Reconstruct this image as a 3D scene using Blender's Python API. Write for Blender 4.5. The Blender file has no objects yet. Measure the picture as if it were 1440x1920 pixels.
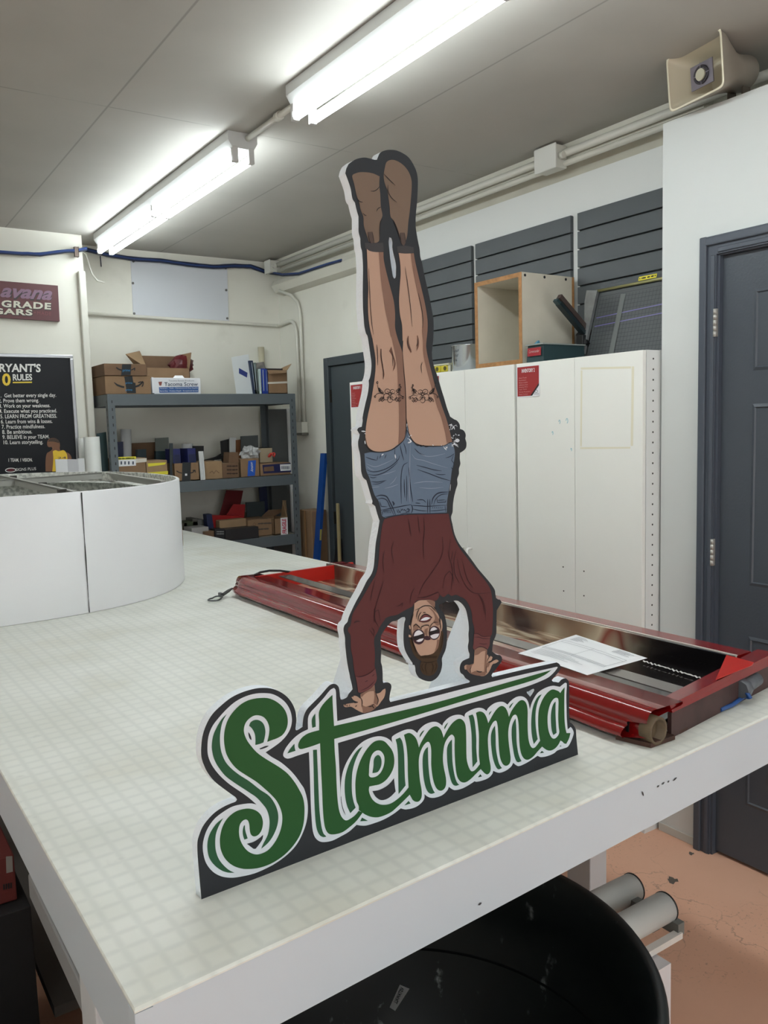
import bpy, bmesh, math, random
from mathutils import Vector, Matrix
random.seed(7)
C = bpy.context.scene.collection
SC = bpy.context.scene

# ------------------------------------------------------------------ camera, light, exposure
F_PX = 1550.0
CAM_H = 1.525
ROWS = ((0.82838066, -0.55944241, -0.02845492),     # camera right
        (0.08176138, 0.07050044, 0.9941553),        # camera up
        (0.55416655, 0.82586554, -0.10414198))      # camera forward
cam = bpy.data.cameras.new('camera'); camo = bpy.data.objects.new('camera', cam); C.objects.link(camo)
r, u, f = [Vector(v) for v in ROWS]
camo.matrix_world = Matrix(((r.x, u.x, -f.x, 0), (r.y, u.y, -f.y, 0), (r.z, u.z, -f.z, CAM_H), (0, 0, 0, 1)))
cam.sensor_fit = 'VERTICAL'; cam.sensor_height = 36.0; cam.lens = F_PX / 1920 * 36.0
cam.clip_start = 0.02
SC.camera = camo
SC.view_settings.view_transform = 'Standard'
SC.view_settings.look = 'None'
SC.view_settings.gamma = 1.0
SC.view_settings.use_curve_mapping = False
SC.view_settings.exposure = 0.40
w = bpy.data.worlds.new('world'); SC.world = w; w.use_nodes = True
w.node_tree.nodes['Background'].inputs[0].default_value = (0.8, 0.85, 0.9, 1)
w.node_tree.nodes['Background'].inputs[1].default_value = 0.1
TUBE_POWER = 17.0          # emission strength of the fluorescent tubes
# added fill light behind the camera, brightens the floor and the fronts
dl = bpy.data.lights.new('fill_light', 'AREA'); dl.shape = 'RECTANGLE'; dl.size = 3.0; dl.size_y = 2.2
dl.energy = 34.0; dl.color = (0.93, 0.96, 1.0)
dlo = bpy.data.objects.new('fill_light', dl); C.objects.link(dlo)
dlo.location = (1.0, -2.9, 1.3); dlo.rotation_euler = (math.radians(90), 0, math.radians(0))

# ------------------------------------------------------------------ measuring helpers
def ray(x, y):
    a, b = (x - 720) / F_PX, -(y - 960) / F_PX
    return Vector([a * ROWS[0][i] + b * ROWS[1][i] + ROWS[2][i] for i in range(3)])
def onX(x, y, X):
    d = ray(x, y); t = X / d.x; return Vector((X, d.y * t, CAM_H + d.z * t))
def onY(x, y, Y):
    d = ray(x, y); t = Y / d.y; return Vector((d.x * t, Y, CAM_H + d.z * t))
def onZ(x, y, Z):
    d = ray(x, y); t = (Z - CAM_H) / d.z; return Vector((d.x * t, d.y * t, Z))
def onP(x, y, o, n):
    d = ray(x, y); c = Vector((0, 0, CAM_H)); t = (o - c).dot(n) / d.dot(n); return c + d * t

# ------------------------------------------------------------------ materials
def lin(c):
    return tuple(((v / 255) / 12.92 if v / 255 <= .04045 else (((v / 255) + .055) / 1.055) ** 2.4) for v in c) + (1,)
MATS = {}
def mat(name, col, rough=.5, metal=0, noise=0, nscale=8, spec=.5, coat=0, bump=0, bscale=60, emit=0, sss=0):
    if name in MATS: return MATS[name]
    m = bpy.data.materials.new(name); m.use_nodes = True; MATS[name] = m
    nt = m.node_tree; b = nt.nodes['Principled BSDF']
    b.inputs['Base Color'].default_value = lin(col); b.inputs['Roughness'].default_value = rough
    b.inputs['Metallic'].default_value = metal; b.inputs['Specular IOR Level'].default_value = spec
    if coat: b.inputs['Coat Weight'].default_value = coat; b.inputs['Coat Roughness'].default_value = .08
    if emit: b.inputs['Emission Color'].default_value = (.90, .975, 1.0, 1); b.inputs['Emission Strength'].default_value = emit
    if noise or bump:
        tc = nt.nodes.new('ShaderNodeTexCoord')
    if noise:
        n = nt.nodes.new('ShaderNodeTexNoise'); n.inputs['Scale'].default_value = nscale; n.inputs['Detail'].default_value = 6
        nt.links.new(tc.outputs['Object'], n.inputs['Vector'])
        rp = nt.nodes.new('ShaderNodeValToRGB'); l = lin(col)
        rp.color_ramp.elements[0].position = .3; rp.color_ramp.elements[1].position = .7
        rp.color_ramp.elements[0].color = tuple(max(0, v * (1 - noise)) for v in l[:3]) + (1,)
        rp.color_ramp.elements[1].color = tuple(min(1, v * (1 + noise * .6)) for v in l[:3]) + (1,)
        nt.links.new(n.outputs['Fac'], rp.inputs['Fac']); nt.links.new(rp.outputs['Color'], b.inputs['Base Color'])
    if bump:
        n2 = nt.nodes.new('ShaderNodeTexNoise'); n2.inputs['Scale'].default_value = bscale; n2.inputs['Detail'].default_value = 4
        nt.links.new(tc.outputs['Object'], n2.inputs['Vector'])
        bp = nt.nodes.new('ShaderNodeBump'); bp.inputs['Strength'].default_value = bump; bp.inputs['Distance'].default_value = .004
        nt.links.new(n2.outputs['Fac'], bp.inputs['Height']); nt.links.new(bp.outputs['Normal'], b.inputs['Normal'])
    return m

# ------------------------------------------------------------------ mesh helpers
ORG = {}
class MB:
    """collects shapes, in world coordinates, into one mesh"""
    def __init__(s): s.bm = bmesh.new()
    def _add(s, bm2, mi=0):
        vm = {}
        for v in bm2.verts: vm[v] = s.bm.verts.new(v.co)
        for fc in bm2.faces:
            try:
                nf = s.bm.faces.new([vm[v] for v in fc.verts]); nf.material_index = mi; nf.smooth = fc.smooth
            except ValueError: pass
        bm2.free()
    def box(s, lo, hi, bev=0, rot=None, piv=None, mi=0):
        b = bmesh.new(); bmesh.ops.create_cube(b, size=1)
        lo, hi = Vector(lo), Vector(hi)
        for v in b.verts: v.co = Vector([lo[i] + (v.co[i] + .5) * (hi[i] - lo[i]) for i in range(3)])
        if bev: bmesh.ops.bevel(b, geom=b.edges[:], offset=bev, segments=2, affect='EDGES', profile=.5)
        if rot:
            p = Vector(piv) if piv else (lo + hi) / 2
            for v in b.verts: v.co = rot @ (v.co - p) + p
        s._add(b, mi); return s
    def hull8(s, bottom, top, mi=0):
        """a block between two quads given as four corners each"""
        b = bmesh.new(); B = [b.verts.new(p) for p in bottom]; T = [b.verts.new(p) for p in top]
        n = len(B)
        b.faces.new(B[::-1]); b.faces.new(T)
        for i in range(n): b.faces.new((B[i], B[(i + 1) % n], T[(i + 1) % n], T[i]))
        bmesh.ops.recalc_face_normals(b, faces=b.faces[:]); s._add(b, mi); return s
    def slab(s, pts, off, mi=0):
        """polygon pushed along a vector"""
        off = Vector(off); return s.hull8([Vector(p) for p in pts], [Vector(p) + off for p in pts], mi)
    def cyl(s, p0, p1, r, r1=None, seg=24, caps=True, mi=0, smooth=True):
        p0, p1 = Vector(p0), Vector(p1); r1 = r if r1 is None else r1
        d = (p1 - p0).normalized(); a = d.orthogonal().normalized(); c = d.cross(a)
        b = bmesh.new(); A = []; B = []
        for i in range(seg):
            t = 2 * math.pi * i / seg; o = a * math.cos(t) + c * math.sin(t)
            A.append(b.verts.new(p0 + o * r)); B.append(b.verts.new(p1 + o * r1))
        for i in range(seg):
            fc = b.faces.new((A[i], A[(i + 1) % seg], B[(i + 1) % seg], B[i])); fc.smooth = smooth
        if caps: b.faces.new(A[::-1]); b.faces.new(B)
        s._add(b, mi); return s
    def tube(s, pts, r, seg=10, closed=False, mi=0):
        pts = [Vector(p) for p in pts]; n = len(pts); b = bmesh.new(); rings = []; prev = None
        for i, p in enumerate(pts):
            if closed: t = pts[(i + 1) % n] - pts[i - 1]
            else: t = pts[min(i + 1, n - 1)] - pts[max(i - 1, 0)]
            t.normalize()
            if prev is None: a = t.orthogonal().normalized()
            else: a = (prev - t * prev.dot(t)).normalized()
            prev = a; c = t.cross(a)
            rr = r[i] if isinstance(r, (list, tuple)) else r
            rings.append([b.verts.new(p + (a * math.cos(2 * math.pi * k / seg) + c * math.sin(2 * math.pi * k / seg)) * rr) for k in range(seg)])
        m = n if closed else n - 1
        for i in range(m):
            A, B = rings[i], rings[(i + 1) % n]
            for k in range(seg):
                fc = b.faces.new((A[k], A[(k + 1) % seg], B[(k + 1) % seg], B[k])); fc.smooth = True
        if not closed: b.faces.new(rings[0][::-1]); b.faces.new(rings[-1])
        bmesh.ops.recalc_face_normals(b, faces=b.faces[:]); s._add(b, mi); return s
    def rings(s, rings, closed=False, cap0=False, cap1=False, mi=0, smooth=True, ringclosed=True):
        b = bmesh.new(); R = [[b.verts.new(p) for p in rg] for rg in rings]
        n = len(R[0]); m = len(R) if closed else len(R) - 1
        for i in range(m):
            A, B = R[i], R[(i + 1) % len(R)]
            for k in range(n if ringclosed else n - 1):
                fc = b.faces.new((A[k], A[(k + 1) % n], B[(k + 1) % n], B[k])); fc.smooth = smooth
        if cap0: b.faces.new(R[0][::-1])
        if cap1: b.faces.new(R[-1])
        s._add(b, mi); return s
    def face(s, pts, mi=0):
        b = bmesh.new(); b.faces.new([b.verts.new(p) for p in pts]); s._add(b, mi); return s
    def mesh(s, me, mi=0):
        b = bmesh.new(); b.from_mesh(me); s._add(b, mi); return s
    def strip(s, pts, wd, nrm, mi=0):
        """flat ribbon along a polyline; wd a number or one width per point"""
        pts = [Vector(p) for p in pts]; n = len(pts); L = []; R = []
        for i, p in enumerate(pts):
            t = (pts[min(i + 1, n - 1)] - pts[max(i - 1, 0)])
            if t.length < 1e-9: t = Vector((1, 0, 0))
            sd = nrm.cross(t.normalized()); ww = wd[i] if isinstance(wd, (list, tuple)) else wd
            L.append(p + sd * ww / 2); R.append(p - sd * ww / 2)
        b = bmesh.new(); L = [b.verts.new(p) for p in L]; R = [b.verts.new(p) for p in R]
        for i in range(n - 1): b.faces.new((L[i], R[i], R[i + 1], L[i + 1]))
        s._add(b, mi); return s
    def done(s, name, m, parent=None, **kw):
        me = bpy.data.meshes.new(name)
        o = bpy.data.objects.new(name, me); C.objects.link(o)
        if parent is not None:
            og = ORG[parent]; o.parent = parent
            for v in s.bm.verts: v.co -= og
            ORG[o] = og
        else:
            cs = [v.co for v in s.bm.verts]
            og = Vector(((min(c.x for c in cs) + max(c.x for c in cs)) / 2, (min(c.y for c in cs) + max(c.y for c in cs)) / 2, min(c.z for c in cs)))
            for v in s.bm.verts: v.co -= og
            o.location = og; ORG[o] = og
        s.bm.to_mesh(me); s.bm.free()
        for mm in (m if isinstance(m, (list, tuple)) else [m]): me.materials.append(mm)
        for k, v in kw.items(): o[k] = v
        return o

def thing(name, loc, label, category, group=None):
    o = bpy.data.objects.new(name, None); C.objects.link(o); o.location = loc; ORG[o] = Vector(loc)
    o.empty_display_size = .05; o['label'] = label; o['category'] = category
    if group: o['group'] = group
    return o
def tag(o, label, category, group=None):
    o['label'] = label; o['category'] = category
    if group: o['group'] = group
    return o
def struct(o): o['kind'] = 'structure'; return o
def part(o, label): o['label'] = label; return o
def dup(root, loc, label):
    rt = root.copy(); C.objects.link(rt); rt.location = loc; rt['label'] = label
    for ch in list(root.children):
        c = ch.copy(); C.objects.link(c); c.parent = rt
        for g in list(ch.children):
            d = g.copy(); C.objects.link(d); d.parent = c
    return rt

def curve_mesh(polys, ext=0.0):
    """filled 2D shape (even-odd) as a mesh in the XY plane"""
    cu = bpy.data.curves.new('tmp', 'CURVE'); cu.dimensions = '2D'; cu.fill_mode = 'BOTH' if ext else 'FRONT'
    for p in polys:
        sp = cu.splines.new('POLY'); sp.points.add(len(p) - 1); sp.use_cyclic_u = True
        for q, c in zip(sp.points, p): q.co = (c[0], c[1], 0, 1)
    cu.extrude = ext
    o = bpy.data.objects.new('tmp', cu); me = bpy.data.meshes.new_from_object(o)
    bpy.data.objects.remove(o); bpy.data.curves.remove(cu); return me
TXT = {}
def text_mesh(s, bold=0, shear=0, spacing=1):
    k = (s, bold, shear, spacing)
    if k in TXT: return TXT[k]
    cu = bpy.data.curves.new('tmp', 'FONT'); cu.body = s; cu.size = 1; cu.offset = bold; cu.shear = shear; cu.resolution_u = 3
    cu.space_character = spacing; cu.fill_mode = 'FRONT'
    o = bpy.data.objects.new('tmp', cu); me = bpy.data.meshes.new_from_object(o)
    bpy.data.objects.remove(o); bpy.data.curves.remove(cu)
    xs = [v.co.x for v in me.vertices]; ys = [v.co.y for v in me.vertices]
    TXT[k] = (me, min(xs), max(xs), min(ys), max(ys)); return TXT[k]
def text_fit(mb, s, tl, tr, bl, off=Vector((0, 0, 0)), bold=0, shear=0, spacing=1, mi=0):
    """text stretched to the rectangle with corners top-left, top-right, bottom-left (3-D points)"""
    me, x0, x1, y0, y1 = text_mesh(s, bold, shear, spacing)
    b = bmesh.new(); b.from_mesh(me)
    for v in b.verts:
        a = (v.co.x - x0) / (x1 - x0); c = (y1 - v.co.y) / (y1 - y0)
        v.co = tl + (tr - tl) * a + (bl - tl) * c + off
    mb._add(b, mi)

# shared materials
M_white = mat('white_paint', (226, 226, 222), .45, noise=.03, nscale=5)
M_ink = mat('black_ink', (30, 31, 33), .6)
M_kraft = mat('kraft_cardboard', (140, 112, 84), .85, noise=.1, nscale=14)
M_kraft2 = mat('pale_cardboard', (158, 130, 98), .85, noise=.1, nscale=14)
M_kraft3 = mat('brown_cardboard', (116, 90, 68), .85, noise=.12, nscale=14)
M_steel = mat('galvanised_steel', (178, 180, 178), .34, metal=.85, noise=.14, nscale=22)
M_chrome = mat('brushed_metal', (176, 174, 168), .5, metal=.5)
M_black = mat('black_plastic', (22, 23, 25), .45)
M_paper = mat('white_paper', (235, 236, 238), .7)
M_conduit = mat('painted_conduit', (214, 213, 203), .4)
M_blue = mat('blue_plastic', (24, 52, 150), .4)
M_navy = mat('navy_plastic', (22, 34, 74), .5)
M_slate = mat('slate_panel', (62, 70, 76), .6)
M_red = mat('red_plastic', (170, 26, 30), .4)
M_yellow = mat('yellow_label', (226, 214, 62), .6)
M_tape = mat('dark_packing_tape', (26, 32, 36), .3)
M_tapeblue = mat('blue_tape_print', (46, 130, 180), .5)
# ------------------------------------------------------------------ the room
WX, WY, CZ = 2.74, 5.345, 2.68          # right wall, back wall, ceiling height
BX = 2.458                              # face of the closet box with the panelled door
LX, FY = -2.6, -3.2

def line_fac(nt, axis, spacing, off, width, soft):
    g = nt.nodes.new('ShaderNodeNewGeometry'); sp = nt.nodes.new('ShaderNodeSeparateXYZ')
    nt.links.new(g.outputs['Position'], sp.inputs[0])
    def M(op, a, b=None):
        n = nt.nodes.new('ShaderNodeMath'); n.operation = op
        for i, v in enumerate((a, b)):
            if v is None: continue
            if isinstance(v, (int, float)): n.inputs[i].default_value = v
            else: nt.links.new(v, n.inputs[i])
        return n.outputs[0]
    x = M('FRACT', M('ADD', M('DIVIDE', M('SUBTRACT', sp.outputs[axis], off), spacing), 0.5))
    d = M('MULTIPLY', M('ABSOLUTE', M('SUBTRACT', x, 0.5)), spacing)
    mr = nt.nodes.new('ShaderNodeMapRange'); mr.interpolation_type = 'SMOOTHSTEP'
    mr.inputs[1].default_value = width; mr.inputs[2].default_value = width + soft
    mr.inputs[3].default_value = 1; mr.inputs[4].default_value = 0
    nt.links.new(d, mr.inputs[0]); return mr.outputs[0]
def mixcol(nt, fac, a, b):
    n = nt.nodes.new('ShaderNodeMix'); n.data_type = 'RGBA'
    for v, i in ((fac, 0), (a, 6), (b, 7)):
        if isinstance(v, (int, float)): n.inputs[i].default_value = v
        elif isinstance(v, tuple): n.inputs[i].default_value = v
        else: nt.links.new(v, n.inputs[i])
    return n.outputs[2]
def maxf(nt, a, b):
    n = nt.nodes.new('ShaderNodeMath'); n.operation = 'MAXIMUM'; nt.links.new(a, n.inputs[0]); nt.links.new(b, n.inputs[1]); return n.outputs[0]
def scalef(nt, a, k):
    n = nt.nodes.new('ShaderNodeMath'); n.operation = 'MULTIPLY'; nt.links.new(a, n.inputs[0]); n.inputs[1].default_value = k; return n.outputs[0]
def noise_fac(nt, scale, lo, hi, detail=5, stretch=None):
    g = nt.nodes.new('ShaderNodeNewGeometry'); n = nt.nodes.new('ShaderNodeTexNoise'); n.inputs['Scale'].default_value = scale; n.inputs['Detail'].default_value = detail
    if stretch:
        mp = nt.nodes.new('ShaderNodeMapping'); mp.inputs['Scale'].default_value = stretch
        nt.links.new(g.outputs['Position'], mp.inputs[0]); nt.links.new(mp.outputs[0], n.inputs['Vector'])
    else: nt.links.new(g.outputs['Position'], n.inputs['Vector'])
    mr = nt.nodes.new('ShaderNodeMapRange'); mr.inputs[1].default_value = lo; mr.inputs[2].default_value = hi
    nt.links.new(n.outputs['Fac'], mr.inputs[0]); return mr.outputs[0]

# ceiling: painted boards, thin seams between the sheets
m = mat('ceiling_paint', (186, 184, 176), .75, bump=.12, bscale=7); nt = m.node_tree; bs = nt.nodes['Principled BSDF']
sx = line_fac(nt, 0, .967, .933, .0015, .004); sy = line_fac(nt, 1, 6.0, 3.08, .001, .004)
gaps = noise_fac(nt, 3.5, .46, .6)
mm = nt.nodes.new('ShaderNodeMath'); mm.operation = 'MULTIPLY'; nt.links.new(sy, mm.inputs[0]); nt.links.new(gaps, mm.inputs[1])
fac = scalef(nt, maxf(nt, sx, mm.outputs[0]), .38)
base = mixcol(nt, noise_fac(nt, 1.2, .35, .7), lin((182, 180, 173)), lin((168, 166, 159)))
nt.links.new(mixcol(nt, fac, base, lin((80, 76, 70))), bs.inputs['Base Color'])
struct(MB().box((LX - .1, FY - .1, CZ), (WX + .1, WY + .1, CZ + .1)).done('ceiling', m))

# floor: salmon paint on concrete, scuffed, with hairline cracks and bare chips
m = mat('salmon_floor', (178, 128, 104), .6); nt = m.node_tree; bs = nt.nodes['Principled BSDF']
base = mixcol(nt, noise_fac(nt, 2.3, .3, .7), lin((232, 182, 154)), lin((220, 168, 140)))
sc = noise_fac(nt, 90, .6, .72); zone = noise_fac(nt, 1.6, .46, .62)
mm = nt.nodes.new('ShaderNodeMath'); mm.operation = 'MULTIPLY'; nt.links.new(sc, mm.inputs[0]); nt.links.new(zone, mm.inputs[1])
base = mixcol(nt, scalef(nt, mm.outputs[0], .75), base, lin((92, 76, 66)))
vo = nt.nodes.new('ShaderNodeTexVoronoi'); vo.feature = 'DISTANCE_TO_EDGE'; vo.inputs['Scale'].default_value = 2.6
g = nt.nodes.new('ShaderNodeNewGeometry'); nz = nt.nodes.new('ShaderNodeTexNoise'); nz.inputs['Scale'].default_value = 6; nz.inputs['Detail'].default_value = 6
nt.links.new(g.outputs['Position'], nz.inputs['Vector'])
va = nt.nodes.new('ShaderNodeVectorMath'); va.operation = 'SCALE'; va.inputs['Scale'].default_value = .35; nt.links.new(nz.outputs['Color'], va.inputs[0])
vb = nt.nodes.new('ShaderNodeVectorMath'); vb.operation = 'ADD'; nt.links.new(g.outputs['Position'], vb.inputs[0]); nt.links.new(va.outputs[0], vb.inputs[1])
nt.links.new(vb.outputs[0], vo.inputs['Vector'])
mr = nt.nodes.new('ShaderNodeMapRange'); mr.inputs[1].default_value = .001; mr.inputs[2].default_value = .009; mr.inputs[3].default_value = 1; mr.inputs[4].default_value = 0
nt.links.new(vo.outputs['Distance'], mr.inputs[0])
mm = nt.nodes.new('ShaderNodeMath'); mm.operation = 'MULTIPLY'; nt.links.new(mr.outputs[0], mm.inputs[0]); nt.links.new(noise_fac(nt, 2.2, .42, .6), mm.inputs[1])
base = mixcol(nt, scalef(nt, mm.outputs[0], .5), base, lin((110, 82, 68)))
nt.links.new(base, bs.inputs['Base Color'])
fl = struct(MB().box((LX - .1, FY - .1, -.1), (WX + .1, WY + .1, 0)).done('floor', m))

# walls
m_wall = mat('wall_paint', (222, 221, 210), .6); nt = m_wall.node_tree; bs = nt.nodes['Principled BSDF']
a = mixcol(nt, noise_fac(nt, 1.4, .35, .7), lin((233, 232, 222)), lin((222, 220, 209)))
dirt = noise_fac(nt, 5, .6, .8)
nt.links.new(mixcol(nt, scalef(nt, dirt, .25), a, lin((176, 172, 158))), bs.inputs['Base Color'])
m_wallw = mat('fresh_wall_paint', (206, 209, 207), .55, noise=.02, nscale=3)
struct(MB().box((LX - .1, WY, 0), (WX + .1, WY + .1, CZ)).done('wall_back', m_wall))
struct(MB().box((WX, FY - .1, 0), (WX + .1, WY, CZ)).done('wall_right', m_wall))
struct(MB().box((LX - .1, FY, 0), (LX, WY, CZ)).done('wall_left', m_wall))
struct(MB().box((LX, FY - .1, 0), (WX, FY, CZ)).done('wall_front', m_wall))
struct(MB().box((LX, 5.09, 0), (1.343, WY, CZ)).done('wall_partition', m_wall))
# closet box on the right with the door opening left in it
DY0, DY1, DZ = .86, 1.665, 2.045         # door opening
mb = MB()
mb.box((BX, DY1, 0), (WX, 1.888, 2.52)).box((BX, FY, 0), (WX, DY0, 2.52)).box((BX, DY0, DZ), (WX, DY1, 2.52)).box((BX + .12, DY0, 0), (WX, DY1, DZ))
struct(mb.done('wall_closet', m_wallw))
# white sheet on the upper right wall and the bare beige strip above it
lo = MB().box((WX - .008, 1.89, 1.3), (WX, 4.25, 2.553)).done('trim_1', mat('white_sheet_paint', (228, 230, 228), .55)); struct(lo)
struct(MB().box((WX - .004, 1.89, 2.553), (WX, 4.25, 2.62)).done('trim_6', mat('bare_beige', (200, 197, 183), .7, noise=.08, nscale=6)))
mb = MB().box((WX - .055, 1.89, 2.615), (WX, WY - .05, CZ))
struct(mb.done('trim_2', mat('cream_ledge', (216, 213, 200), .55, noise=.05)))

# six panel door in the closet box
m_door = mat('slate_door_paint', (70, 76, 84), .42, bump=.15, bscale=120)
m_case = mat('slate_trim_paint', (74, 80, 90), .4)
dr = MB().box((BX + .014, DY0 + .004, .012), (BX + .05, DY1 - .004, DZ - .004), bev=.001)
def door_panel(mb, y0, y1, z0, z1, x):
    # raised moulding ring and raised field, as a rectangular loft
    prof = ((0, 0), (.005, .010), (-.011, .022), (-.012, .036), (.005, .085))
    R = []
    for h, ins in prof:
        R.append([Vector((x - h, a, b)) for a, b in ((y0 + ins, z0 + ins), (y1 - ins, z0 + ins), (y1 - ins, z1 - ins), (y0 + ins, z1 - ins))])
    mb.rings(R, cap1=True, smooth=False)
dp = dr
cols = ((DY0 + .115, DY0 + .355), (DY0 + .45, DY1 - .115))
for y0, y1 in cols:
    for z0, z1 in ((.22, .79), (.95, 1.58), (1.69, 1.93)):
        pass
door = dr.done('door_1', m_door); struct(door)
mbp = MB()
for y0, y1 in cols:
    for z0, z1 in ((.22, .80), (.97, 1.56), (1.665, 1.92)):
        door_panel(mbp, y0, y1, z0, z1, BX + .014)
mbp.done('door_panel', m_door, door)
for z in (onX(1348, 605, BX).z, onX(1341, 1035, BX).z, .28):
    h = MB()
    for k in range(5): h.cyl((BX - .012, DY1 + .006, z - .045 + k * .018), (BX - .012, DY1 + .006, z - .045 + k * .018 + .0176), .0065, seg=12)
    h.box((BX - .012, DY1 + .0005, z - .045), (BX + .014, DY1 + .004, z + .045))
    h.done('hinge', M_chrome, door)
# door casing with a stepped profile
cs = MB(); cw = .062
for y0, y1, z0, z1 in ((DY1 + .004, DY1 + .004 + cw, 0, DZ + cw), (DY0 - .004 - cw, DY0 - .004, 0, DZ + cw)):
    cs.box((BX - .012, y0, z0), (BX + .01, y1, z1)); 
    if y0 > 1: cs.box((BX - .022, y1 - .03, z0), (BX - .011, y1 - .004, z1), bev=.004); cs.box((BX - .016, y0 + .004, z0), (BX - .011, y0 + .02, z1 - cw), bev=.003)
    else: cs.box((BX - .022, y0 + .004, z0), (BX - .011, y0 + .03, z1), bev=.004)
cs.box((BX - .012, DY0 - .004, DZ + .002), (BX + .01, DY1 + .004, DZ + cw))
cs.box((BX - .022, DY0 - .03, DZ + cw - .03), (BX - .011, DY1 + .04, DZ + cw - .004), bev=.004)
cs.box((BX - .016, DY0, DZ + .006), (BX - .011, DY1, DZ + .022), bev=.003)
cs.box((BX - .004, DY1 - .004, 0), (BX + .10, DY1 + .005, DZ)).box((BX - .004, DY0 - .005, 0), (BX + .10, DY0 + .004, DZ)).box((BX - .004, DY0, DZ - .003), (BX + .10, DY1, DZ + .004))
struct(cs.done('trim_3', m_case))
# far door behind the shelving, on the right wall
d2 = MB(); y0, y1 = 3.86, 4.60
d2.box((WX - .03, y0, 0.01), (WX - .002, y1, 1.905), bev=.002)
do2 = d2.done('door_2', mat('far_door_paint', (66, 74, 78), .5)); struct(do2)
MB().box((WX - .045, 4.598, 1.68), (WX - .03, 4.612, 1.76)).box((WX - .045, 4.598, .9), (WX - .03, 4.612, .98)).done('hinge', mat('dark_hinge', (70, 66, 60), .4, metal=.8), do2)
cs = MB().box((WX - .05, y1 + .003, 0), (WX, y1 + .06, 1.962), bev=.004).box((WX - .05, y0 - .06, 0), (WX, y0 - .003, 1.962), bev=.004).box((WX - .05, y0 - .003, 1.908), (WX, y1 + .003, 1.962), bev=.004)
struct(cs.done('trim_4', mat('far_door_trim', (60, 68, 73), .5)))
# raceway on the partition corner
struct(MB().box((1.305, 5.055, 1.0), (1.345, 5.09, 2.47), bev=.006).done('trim_5', M_conduit))
# blank white panel screwed to the back wall
wp = [onY(245, 486, WY - .006), onY(426, 500, WY - .006), onY(429, 602, WY - .006), onY(250, 592, WY - .006)]
b = thing('wall_panel', wp[3], 'blank bluish white sheet screwed to the back wall above the shelving', 'panel')
MB().slab(wp, (0, .005, 0)).done('sheet', mat('panel_white', (212, 216, 222), .5), b)
for px, py in ((249, 531), (251.5, 588), (424, 544), (426, 597), (250, 490), (423, 503)):
    p = onY(px, py, WY - .007); MB().cyl(p, p + Vector((0, -.004, 0)), .008, seg=10).done('screw', mat('screw_head', (120, 120, 118), .4, metal=.6), b)
# ------------------------------------------------------------------ ceiling lamps
M_lamp = mat('lamp_enamel', (205, 207, 206), .4)
M_glow = mat('fluorescent_tube', (255, 255, 250), .4, emit=TUBE_POWER)
M_sock = mat('lamp_socket', (200, 200, 198), .5)
def strip_light(y0, y1, x, label):
    t = thing('strip_light', (x, y0, CZ), label, 'lamp', 'fluorescent strip lights on the ceiling')
    prof = ((-.062, CZ - .001), (-.062, CZ - .035), (-.045, CZ - .062), (.045, CZ - .062), (.062, CZ - .035), (.062, CZ - .001))
    mb = MB(); mb.hull8([Vector((x + a, y0, z)) for a, z in prof], [Vector((x + a, y1, z)) for a, z in prof]); mb.done('housing', M_lamp, t)
    ym = (y0 + y1) / 2
    for s in (-1, 1):
        for a, b in ((y0 + .02, ym - .012), (ym + .012, y1 - .02)):
            MB().cyl((x + s * .034, a, CZ - .098), (x + s * .034, b, CZ - .098), .0165, seg=16).done('tube', M_glow, t)
        for yy in (y0 + .008, ym, y1 - .008):
            MB().box((x + s * .034 - .012, yy - .011, CZ - .115), (x + s * .034 + .012, yy + .011, CZ - .055), bev=.003).done('socket', M_sock, t)
    return t
LXC = 1.455
strip_light(3.085, 5.02, LXC, 'white two-row fluorescent strip light farther back, near the back wall')
strip_light(.62, 2.60, LXC, 'large bright fluorescent strip light at the top of the picture')
strip_light(-2.2, -.25, LXC, 'fluorescent strip light behind the camera in line with the others')
strip_light(-2.2, -.25, -1.2, 'added unseen fill strip light over the left half of the shop')  # added lamp out of view, fill for the cabinet fronts and floor
strip_light(.62, 2.60, -1.2, 'added unseen fill strip light over the left half of the shop, nearer the middle')  # second added fill lamp, also out of view
# conduit run joining the lamps
cd = MB().tube([(LXC + .02, 2.60, CZ - .02), (LXC + .02, 3.085, CZ - .02)], .011)
cd.cyl((LXC + .02, 2.80, CZ - .02), (LXC + .02, 2.83, CZ - .02), .016)
tag(cd.done('conduit', M_conduit), 'short grey conduit between the two ceiling strip lights', 'conduit')
# ------------------------------------------------------------------ conduits, boxes and cables
def run(name, pts, rad, label, cat, m=M_conduit, group=None):
    return tag(MB().tube(pts, rad).done(name, m), label, cat, group)
def bend(a, b, c, n=6):
    return [a.lerp(b, i / n).lerp(b.lerp(c, i / n), i / n) for i in range(n + 1)]
# pair of conduits under the ceiling along the right wall
run('conduit', [(WX - .075, 1.2, CZ - .045), (WX - .075, 5.22, CZ - .045)], .016, 'upper of the two long pipes under the ceiling along the right wall', 'conduit')
run('conduit', [(WX - .07, 1.2, CZ - .085), (WX - .07, 5.2, CZ - .085)], .012, 'thin lower pipe under the ceiling along the right wall', 'conduit')
def jbox(lo, hi, label):
    t = thing('junction_box', ((lo[0] + hi[0]) / 2, (lo[1] + hi[1]) / 2, lo[2]), label, 'junction box')
    MB().box(lo, hi, bev=.004).done('box_body', M_conduit, t)
    MB().box((lo[0] - .006, lo[1] - .004, lo[2] - .004), (lo[0] + .001, hi[1] + .004, hi[2] + .004), bev=.005).done('cover', mat('box_cover', (222, 222, 216), .45), t)
    MB().cyl((lo[0] + .025, lo[1], (lo[2] + hi[2]) / 2), (lo[0] + .025, lo[1] - .02, (lo[2] + hi[2]) / 2), .014).done('connector', M_conduit, t)
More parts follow.
